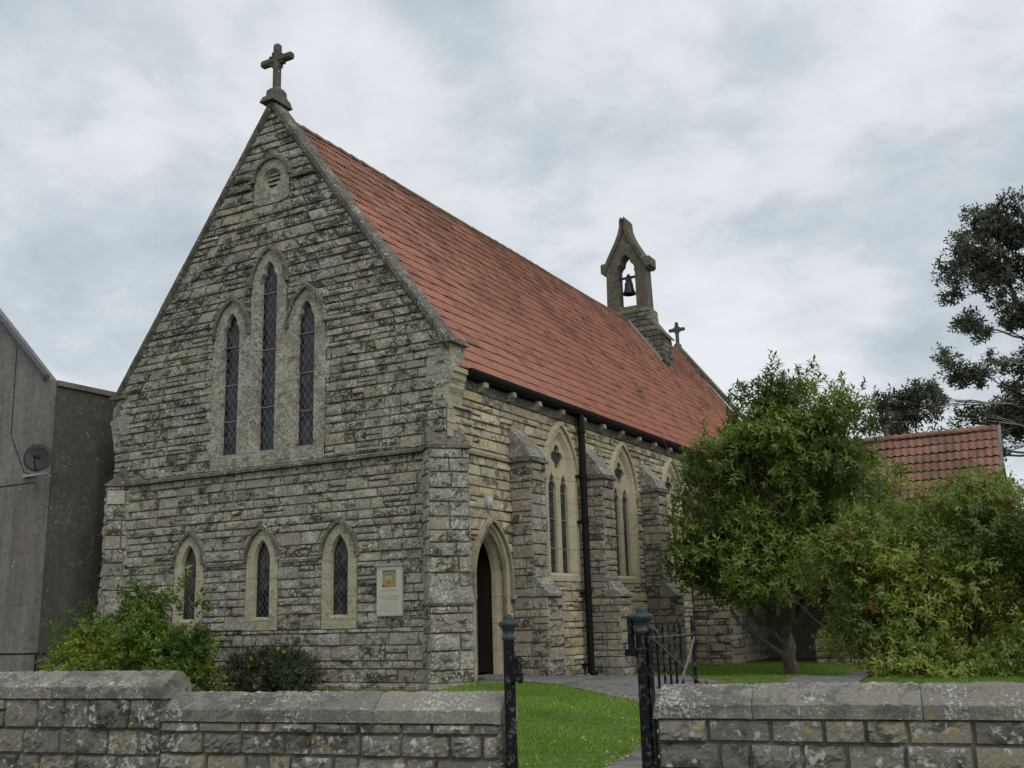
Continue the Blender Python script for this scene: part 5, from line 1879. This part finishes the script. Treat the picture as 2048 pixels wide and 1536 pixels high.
MAG = [(4.0, 7.6, 4.6, 1.95, 1.9, 1.75, 1.0), (4.25, 7.5, 6.0, 1.2, 1.2, 1.0, 1.2), (2.85, 7.3, 4.0, 1.1, 1.2, 1.3, 1.2), (5.2, 7.6, 4.9, 1.15, 1.3, 1.3, 1.2),
       (2.75, 7.2, 2.85, 0.95, 1.0, 0.95, 1.3), (4.05, 6.6, 3.0, 1.25, 1.0, 0.9, 1.3), (5.35, 7.4, 3.2, 1.0, 1.2, 1.1, 1.1), (3.1, 7.4, 5.6, 0.85, 0.9, 0.75, 1.2), (5.45, 7.6, 6.0, 0.7, 0.8, 0.55, 1.1), (3.1, 9.6, 3.9, 1.3, 1.2, 1.5, 0.5), (5.0, 9.7, 4.0, 1.4, 1.2, 1.5, 0.5), (2.6, 8.6, 2.6, 0.8, 0.9, 0.7, 0.8), (4.7, 6.5, 2.35, 0.8, 0.7, 0.45, 1.0)]  # includes rear masses added to block sky light and darken the ground below
MAGL = lumps(MAG, 9, 0.30, 0.62, 0.75, 0.88)
P, out, rad = crown_points(MAGL, 9800, 0.35, 11, -0.9, 1.6)
ok = P[:, 2] > 1.75
P, out, rad = P[ok], out[ok], rad[ok]
bt = np.clip(0.48 + 0.26 * wob(P, 5, 2.0), 0.05, 0.95)

# upright leader shoots above the crown
mbP, mbO = [], []
for (x, y, z0, z1) in ((4.22, 7.4, 6.5, 7.45), (4.05, 7.5, 6.3, 7.1), (4.42, 7.3, 6.4, 7.15), (5.0, 7.5, 6.2, 7.15), (5.22, 7.5, 6.2, 7.0), (3.45, 7.3, 6.0, 6.75), (3.2, 7.3, 5.9, 6.6), (5.75, 7.6, 6.0, 6.75), (6.1, 7.6, 5.6, 6.5), (2.55, 7.2, 5.0, 5.95), (4.7, 7.6, 6.3, 7.0), (6.35, 7.6, 5.0, 5.9), (2.3, 7.2, 4.6, 5.3)):
    for k in range(5):
        t = k / 4
        mbP.append((x + (t - 0.5) * 0.12 + rng.normal() * 0.03, y + rng.normal() * 0.05, z0 + (z1 - z0) * t - 0.1))
        mbO.append((0.1, 0.0, 1.0))
P2, O2 = np.array(mbP), np.array(mbO)
P2 = np.repeat(P2, 2, 0) + rng.normal(size=(2 * len(P2), 3)) * 0.03
foliage('crown', tree, M['leaf_mag'], np.vstack([P, P2]), np.vstack([out, unit(rng.normal(size=P2.shape) * 0.25 + np.array([0.05, 0, 1.6]))]), 8, 0.20, 0.155, 0.056, np.concatenate([bt, np.full(len(P2), 0.45)]), 0.26, up=0.5, spread=0.95)

# large shrub on the right
shrub = thing('large_shrub', 'big light green shrub with a few red leaves behind the right wall', 'shrub', (7.9, 4.5, 0.35))
mb = MB()
for _ in range(26):
    e = np.array([7.9, 4.6, 2.2]) + rng.normal(size=3) * [1.2, 0.9, 0.8]
    q = limb(mb, (7.9 + rng.normal() * 0.35, 4.6 + rng.normal() * 0.3, 0.2), e, 0.04, 0.012, 0.4, 6, 6)
mb.build('stems', M['bark'], shrub)
SHR = [(7.9, 4.5, 2.35, 1.75, 1.5, 1.65, 1.0), (6.75, 4.3, 1.8, 1.0, 1.1, 1.1, 1.2), (9.3, 4.6, 2.1, 1.5, 1.3, 1.45, 1.0), (7.1, 4.2, 2.95, 0.85, 0.9, 0.75, 1.2), (8.1, 4.4, 3.45, 0.9, 0.9, 0.65, 1.2), (7.0, 3.8, 0.9, 0.85, 0.8, 0.6, 1.2), (8.5, 3.6, 1.1, 1.3, 0.9, 0.85, 1.1), (6.4, 4.1, 2.4, 0.7, 0.8, 0.55, 1.2), (10.5, 4.8, 2.2, 1.2, 1.2, 1.3, .8), (9.2, 3.7, 2.5, 1.1, 0.9, 0.9, 1.0), (6.3, 4.0, 1.75, 0.8, 0.8, 0.75, 1.1), (7.6, 3.4, 1.5, 1.0, 0.8, 0.9, 1.0), (8.6, 4.2, 3.2, 1.1, 0.9, 0.8, 1.0), (7.2, 3.4, 0.75, 0.7, 0.6, 0.4, 1.2), (8.1, 2.7, 0.65, 1.0, 0.6, 0.35, 1.3), (9.6, 2.8, 0.75, 1.2, 0.6, 0.45, 1.2), (7.4, 2.9, 0.6, 0.6, 0.5, 0.3, 1.3)]
P, out, rad = crown_points(lumps(SHR, 9, 0.28, 0.58, 0.75, 0.9), 11000, 0.35, 21, -0.9, 1.8)
ok = P[:, 2] > 0.38
P, out = P[ok], out[ok]
bt = np.clip(0.42 + 0.26 * wob(P, 9, 1.8), 0.05, 0.84)
red = (rng.random(len(P)) < 0.012)
bt = np.where(red, 1.0, bt)
C, D, Nn, L, W, _ = shoots(P, out, 8, 0.24, 0.105, 0.042, up=0.25, spread=0.95, jitter=0.5)
V, F = leaf_arrays(C, D, Nn, L, W)
st = np.tile(bt, 8) + rng.normal(size=len(C)) * 0.1
st = np.where(np.tile(red, 8), np.clip(st, 0.965, 1.0), np.clip(st, 0, 0.95))
mesh_from_arrays('foliage', V, F, np.repeat(st, 4), M['leaf_right'], shrub)

# yellow-green shrub on the left
lsh = thing('yellow_green_shrub', 'untidy yellow green shrub below the left lancet window', 'shrub', (-5.9, -1.7, 0.4))
mb = MB()
for _ in range(24):
    e = np.array([-5.9, -1.7, 1.35]) + rng.normal(size=3) * [1.0, 0.45, 0.5]
    limb(mb, (-5.9 + rng.normal() * 0.4, -1.6 + rng.normal() * 0.2, 0.3), e, 0.025, 0.008, 0.4, 6, 6)
mb.build('stems', M['bark'], lsh)
LSH = [(-5.8, -1.7, 1.30, 1.15, 0.75, 0.75, 1.0), (-6.7, -1.8, 1.15, 0.95, 0.7, 0.6, 1.1), (-4.95, -1.6, 1.0, 0.75, 0.7, 0.65, 1.1), (-5.35, -1.6, 1.85, 0.65, 0.55, 0.45, 1.2), (-6.5, -1.7, 1.65, 0.6, 0.5, 0.4, 1.1), (-4.75, -2.0, 0.6, 0.6, 0.5, 0.4, 1.2), (-6.0, -2.1, 0.7, 1.3, 0.5, 0.45, 1.0), (-7.1, -1.9, 1.25, 0.7, 0.6, 0.5, 1.1), (-5.6, -1.6, 2.0, 0.8, 0.5, 0.4, 1.2), (-4.6, -1.7, 1.0, 0.5, 0.5, 0.5, 1.2)]
P, out, rad = crown_points(lumps(LSH, 60, 0.12, 0.30, 0.7, 0.95), 3000, 0.3, 31, -0.9, 3.0)
extra, eo = [], []
for (x, y, z, dx, dz, n_) in ((-5.05, -1.6, 2.05, 0.25, 0.55, 9), (-5.2, -1.6, 2.0, 0.1, 0.5, 7), (-7.5, -1.9, 1.5, -0.75, 0.3, 12), (-7.6, -1.9, 0.85, -0.7, 0.0, 10), (-7.0, -1.9, 1.7, -0.8, 0.35, 10), (-7.4, -1.9, 1.25, -0.7, 0.12, 8), (-7.2, -1.9, 1.0, -0.6, 0.02, 6), (-6.9, -1.8, 1.9, -0.5, 0.3, 7), (-5.9, -1.7, 2.1, -0.2, 0.45, 8), (-4.5, -1.7, 1.25, 0.35, -0.05, 6), (-6.3, -1.7, 2.0, -0.25, 0.35, 6)):
    for k in range(n_):
        t = k / n_
        extra.append((x + dx * t + rng.normal() * 0.04, y + rng.normal() * 0.06, z + dz * t + rng.normal() * 0.03))
        eo.append((dx, -0.2, dz))
P = np.vstack([P, np.array(extra)])
out = np.vstack([out, unit(np.array(eo))])
bt = np.clip(0.45 + 0.26 * wob(P, 19, 2.4), 0.05, 0.95)
foliage('foliage', lsh, M['leaf_left'], P, out, 8, 0.22, 0.105, 0.052, bt, 0.3, up=0.2, spread=0.95, jitter=0.5)

# dark shrub with yellow flowers against the front wall
hyp = thing('flowering_shrub', 'low dark shrub with a few yellow flowers against the church front', 'shrub', (-3.3, -0.9, 0.42))
mb = MB()
for _ in range(20):
    e = np.array([-3.3, -0.85, 0.95]) + rng.normal(size=3) * [0.55, 0.2, 0.15]
    limb(mb, (-3.3 + rng.normal() * 0.25, -0.8, 0.35), e, 0.012, 0.005, 0.3, 5, 5)
mb.build('stems', M['bark'], hyp)
HY = [(-3.35, -0.9, 0.78, 0.95, 0.42, 0.42, 1.0), (-3.9, -0.9, 0.7, 0.55, 0.4, 0.4, 1.0), (-2.85, -0.85, 0.72, 0.55, 0.4, 0.38, 1.0), (-3.15, -0.85, 1.08, 0.4, 0.3, 0.25, 0.8), (-3.75, -0.85, 1.02, 0.35, 0.3, 0.25, 0.8)]
P, out, rad = crown_points(HY, 1500, 0.5, 41, -1.1, 3.0)
bt = np.clip(0.4 + 0.25 * wob(P, 29, 3.0), 0.0, 0.95)
foliage('foliage', hyp, M['leaf_hyp'], P, out, 10, 0.15, 0.055, 0.02, bt, 0.25, up=0.6, spread=0.9, jitter=0.4)
for (x, y, z) in ((-3.72, -1.15, 1.36), (-3.55, -1.22, 1.05), (-3.30, -1.2, 0.98), (-2.84, -1.15, 1.17), (-3.38, -1.3, 0.56), (-3.1, -1.2, 1.0), (-3.62, -1.22, 0.92)):
    mb = MB()
    for k in range(5):
        a = k * 2 * math.pi / 5
        c, s = math.cos(a), math.sin(a)
        p = np.array([x, y, z])
        e1 = np.array([0.8, 0.3, 0]) ; e1 = e1 / np.linalg.norm(e1)
        e2 = np.array([0.1, -0.3, 1.0]) ; e2 = e2 / np.linalg.norm(e2)
        q = lambda r, da: p + (e1 * math.cos(a + da) + e2 * math.sin(a + da)) * r + np.array([0, -0.3 * r, 0])
        mb.add([p, q(0.03, -0.45), q(0.042, 0), q(0.03, 0.45)], [(0, 1, 2, 3)])
    mb.build('flower', M['petal'], hyp)
    mb = None

# tall gum tree behind the hall
gum = thing('gum_tree', 'tall grey green gum tree with pale trunk rising behind the hall roof', 'tree', (10.6, 26.5, 0.15))
mb = MB()
b0 = limb(mb, (11.0, 26.2, 0.0), (10.3, 25.6, 8.0), 0.34, 0.22, 0.1, 8, 10)
b1 = limb(mb, b0[-1], (8.9, 24.9, 13.0), 0.20, 0.07, 0.15, 8, 8)
b2 = limb(mb, b0[-1], (10.6, 25.0, 15.5), 0.17, 0.06, 0.1, 8, 8)
EUC = [(9.9, 24.6, 15.4, 1.0, 1.1, 0.8), (8.35, 24.2, 15.1, 0.85, 0.9, 0.75), (7.75, 23.9, 14.3, 0.7, 0.8, 0.55), (9.0, 24.5, 14.2, 1.1, 1.0, 0.7), (10.3, 24.8, 13.9, 1.2, 1.1, 1.1),
       (7.45, 23.7, 13.2, 0.6, 0.7, 0.45), (8.2, 24.0, 13.35, 0.9, 0.8, 0.6), (8.3, 24.3, 11.6, 0.85, 0.8, 0.45), (7.45, 23.8, 11.9, 0.4, 0.5, 0.45), (9.0, 24.6, 12.1, 0.5, 0.6, 0.4), (9.9, 24.9, 12.0, 0.9, 0.9, 0.8),
       (6.95, 23.3, 10.0, 0.65, 0.7, 0.5), (7.5, 23.6, 9.7, 0.55, 0.6, 0.35), (8.15, 24.0, 10.2, 0.4, 0.5, 0.3), (9.7, 24.9, 9.9, 1.1, 1.0, 0.9), (8.9, 24.3, 8.6, 0.95, 0.9, 0.75), (8.4, 24.0, 7.9, 0.8, 0.8, 0.5), (9.4, 24.6, 7.7, 0.9, 0.9, 0.6),
       (5.35, 22.2, 8.5, 0.75, 0.8, 0.55), (6.15, 22.6, 8.75, 0.75, 0.8, 0.55), (4.75, 21.7, 7.8, 0.6, 0.7, 0.5), (6.75, 22.9, 8.1, 0.5, 0.6, 0.4), (7.4, 23.3, 7.8, 0.7, 0.7, 0.5), (7.5, 23.3, 6.9, 0.9, 0.8, 0.45), (10.4, 25.2, 6.4, 0.8, 0.9, 0.7), (5.3, 22.1, 7.4, 0.35, 0.5, 0.35), (11.2, 25.5, 11.0, 1.0, 1.2, 2.0), (11.2, 25.3, 14.5, 1.0, 1.2, 1.3), (10.9, 25.3, 8.6, .8, 1.0, 1.0), (12.4, 25.8, 13.2, 1.0, 1.0, 0.9), (12.9, 26.2, 10.8, 1.0, 1.0, 0.7), (12.0, 25.9, 15.2, 0.9, 1.0, 0.8), (12.6, 26.0, 8.2, 0.9, 0.9, 0.6)]
for (x, y, z, rx, ry, rz) in EUC:
    src = b1 if x < 9.6 and z > 9.5 else (b2 if z > 10 else b0)
    i = int(np.argmin(np.abs(src[:, 2] - (z - 1.0))))
    q = limb(mb, src[i], (x, y, z), 0.05, 0.012, 0.35, 8, 6)
    for _ in range(3):
        limb(mb, q[5], (x + rng.normal() * rx * 0.6, y + rng.normal() * ry * 0.6, z + rng.normal() * rz * 0.5), 0.018, 0.006, 0.4, 5, 5)
mb.build('trunk', M['bark_pale'], gum)
P, out, rad = crown_points(lumps([(e[0] - 0.25, e[1], e[2], e[3] * 1.2, e[4] * 1.1, e[5] * 1.2, 1.0) for e in EUC], 16, 0.18, 0.36, 0.8, 1.0), 11500, 0.2, 51, -0.8, 2.0)
bt = np.clip(0.4 + 0.25 * wob(P, 39, 1.4), 0.0, 1.0)
foliage('crown', gum, M['leaf_euc'], P, out, 6, 0.26, 0.18, 0.075, bt, 0.3, up=-0.1, spread=0.9, jitter=0.8, droop=0.35)

# ------------------------------------------------------------------ grass and fallen leaves
def grass_patch(x0, x1, y0, y1, n, h0, h1, cond):
    x = rng.uniform(x0, x1, n)
    y = rng.uniform(y0, y1, n)
    k = cond(x, y)
    return x[k], y[k], rng.uniform(h0, h1, k.sum())


def not_path(x, y):
    x, y = x + rng.normal(size=len(x)) * 0.045, y + rng.normal(size=len(y)) * 0.045
    return ~(in_poly(x, y, POLY_MAIN) | in_poly(x, y, POLY_BR)) & ~((x < 0.02) & (y > -0.02) & (x > -9)) & ~((x > -0.3) & (x < 0.9) & (y > 2.3) & (y < 3.05))


gx, gy, gh = [], [], []
for args in ((0.0, 6.6, -8.6, 0.9, 56000, 0.025, 0.065), (0.0, 6.2, 3.0, 13.2, 42000, 0.02, 0.06), (0.0, 1.2, -2.0, 0.7, 5000, 0.04, 0.10), (7.0, 10.0, -8.4, 3.0, 9000, 0.03, 0.08)):
    a, b, c = grass_patch(*args, not_path)
    gx.append(a); gy.append(b); gh.append(c)
x, y, h = np.concatenate(gx), np.concatenate(gy), np.concatenate(gh)
h = h * (0.8 + 0.35 * wob(np.stack([x, y, 0 * x], 1), 61, 2.5))
n = len(x)
th = rng.uniform(0, 2 * np.pi, n)
wd = rng.uniform(0.004, 0.008, n)
lean = rng.normal(size=(n, 2)) * (h * 0.45)[:, None]
z = ground_z(x, y)
V = np.stack([np.stack([x - wd * np.cos(th), y - wd * np.sin(th), z], 1), np.stack([x + wd * np.cos(th), y + wd * np.sin(th), z], 1),
              np.stack([x + lean[:, 0], y + lean[:, 1], z + np.maximum(h, 0.01)], 1)], 1).reshape(-1, 3)
F = np.arange(3 * n).reshape(-1, 3)
tone = np.clip(0.45 + 0.24 * wob(np.stack([x, y, 0 * x], 1), 62, 2.2) + 0.3 * np.maximum(0, wob(np.stack([x, y, 0 * x], 1), 63, 3.2) - 0.9) + rng.normal(size=n) * 0.2, 0, 1)
g = mesh_from_arrays('grass', V, F, tone, M['grass'])
kind(g, 'stuff')

lp = []
for E_, n_ in ((EDGE_L, 260), (EDGE_R, 90), (BR_L, 200)):
    i = rng.integers(0, len(E_) - 1, n_)
    p = E_[i] + rng.normal(size=(n_, 2)) * 0.09
    lp.append(p)
lp.append(np.stack([rng.uniform(2.5, 6.3, 170), rng.uniform(-8, -0.5, 170)], 1))
p = np.vstack(lp)
n = len(p)
C = np.stack([p[:, 0], p[:, 1], ground_z(p[:, 0], p[:, 1]) + rng.uniform(0.025, 0.05, n)], 1)
D = unit(np.stack([rng.normal(size=n), rng.normal(size=n), rng.normal(size=n) * 0.2], 1))
V, F = leaf_arrays(C, D, unit(np.stack([rng.normal(size=n) * .3, rng.normal(size=n) * .3, np.ones(n)], 1)), rng.uniform(0.025, 0.05, n), rng.uniform(0.018, 0.035, n), 0.1)
fl = mesh_from_arrays('fallen_leaves', V, F, np.repeat(rng.random(n), 4), M['litter'])
kind(fl, 'stuff')
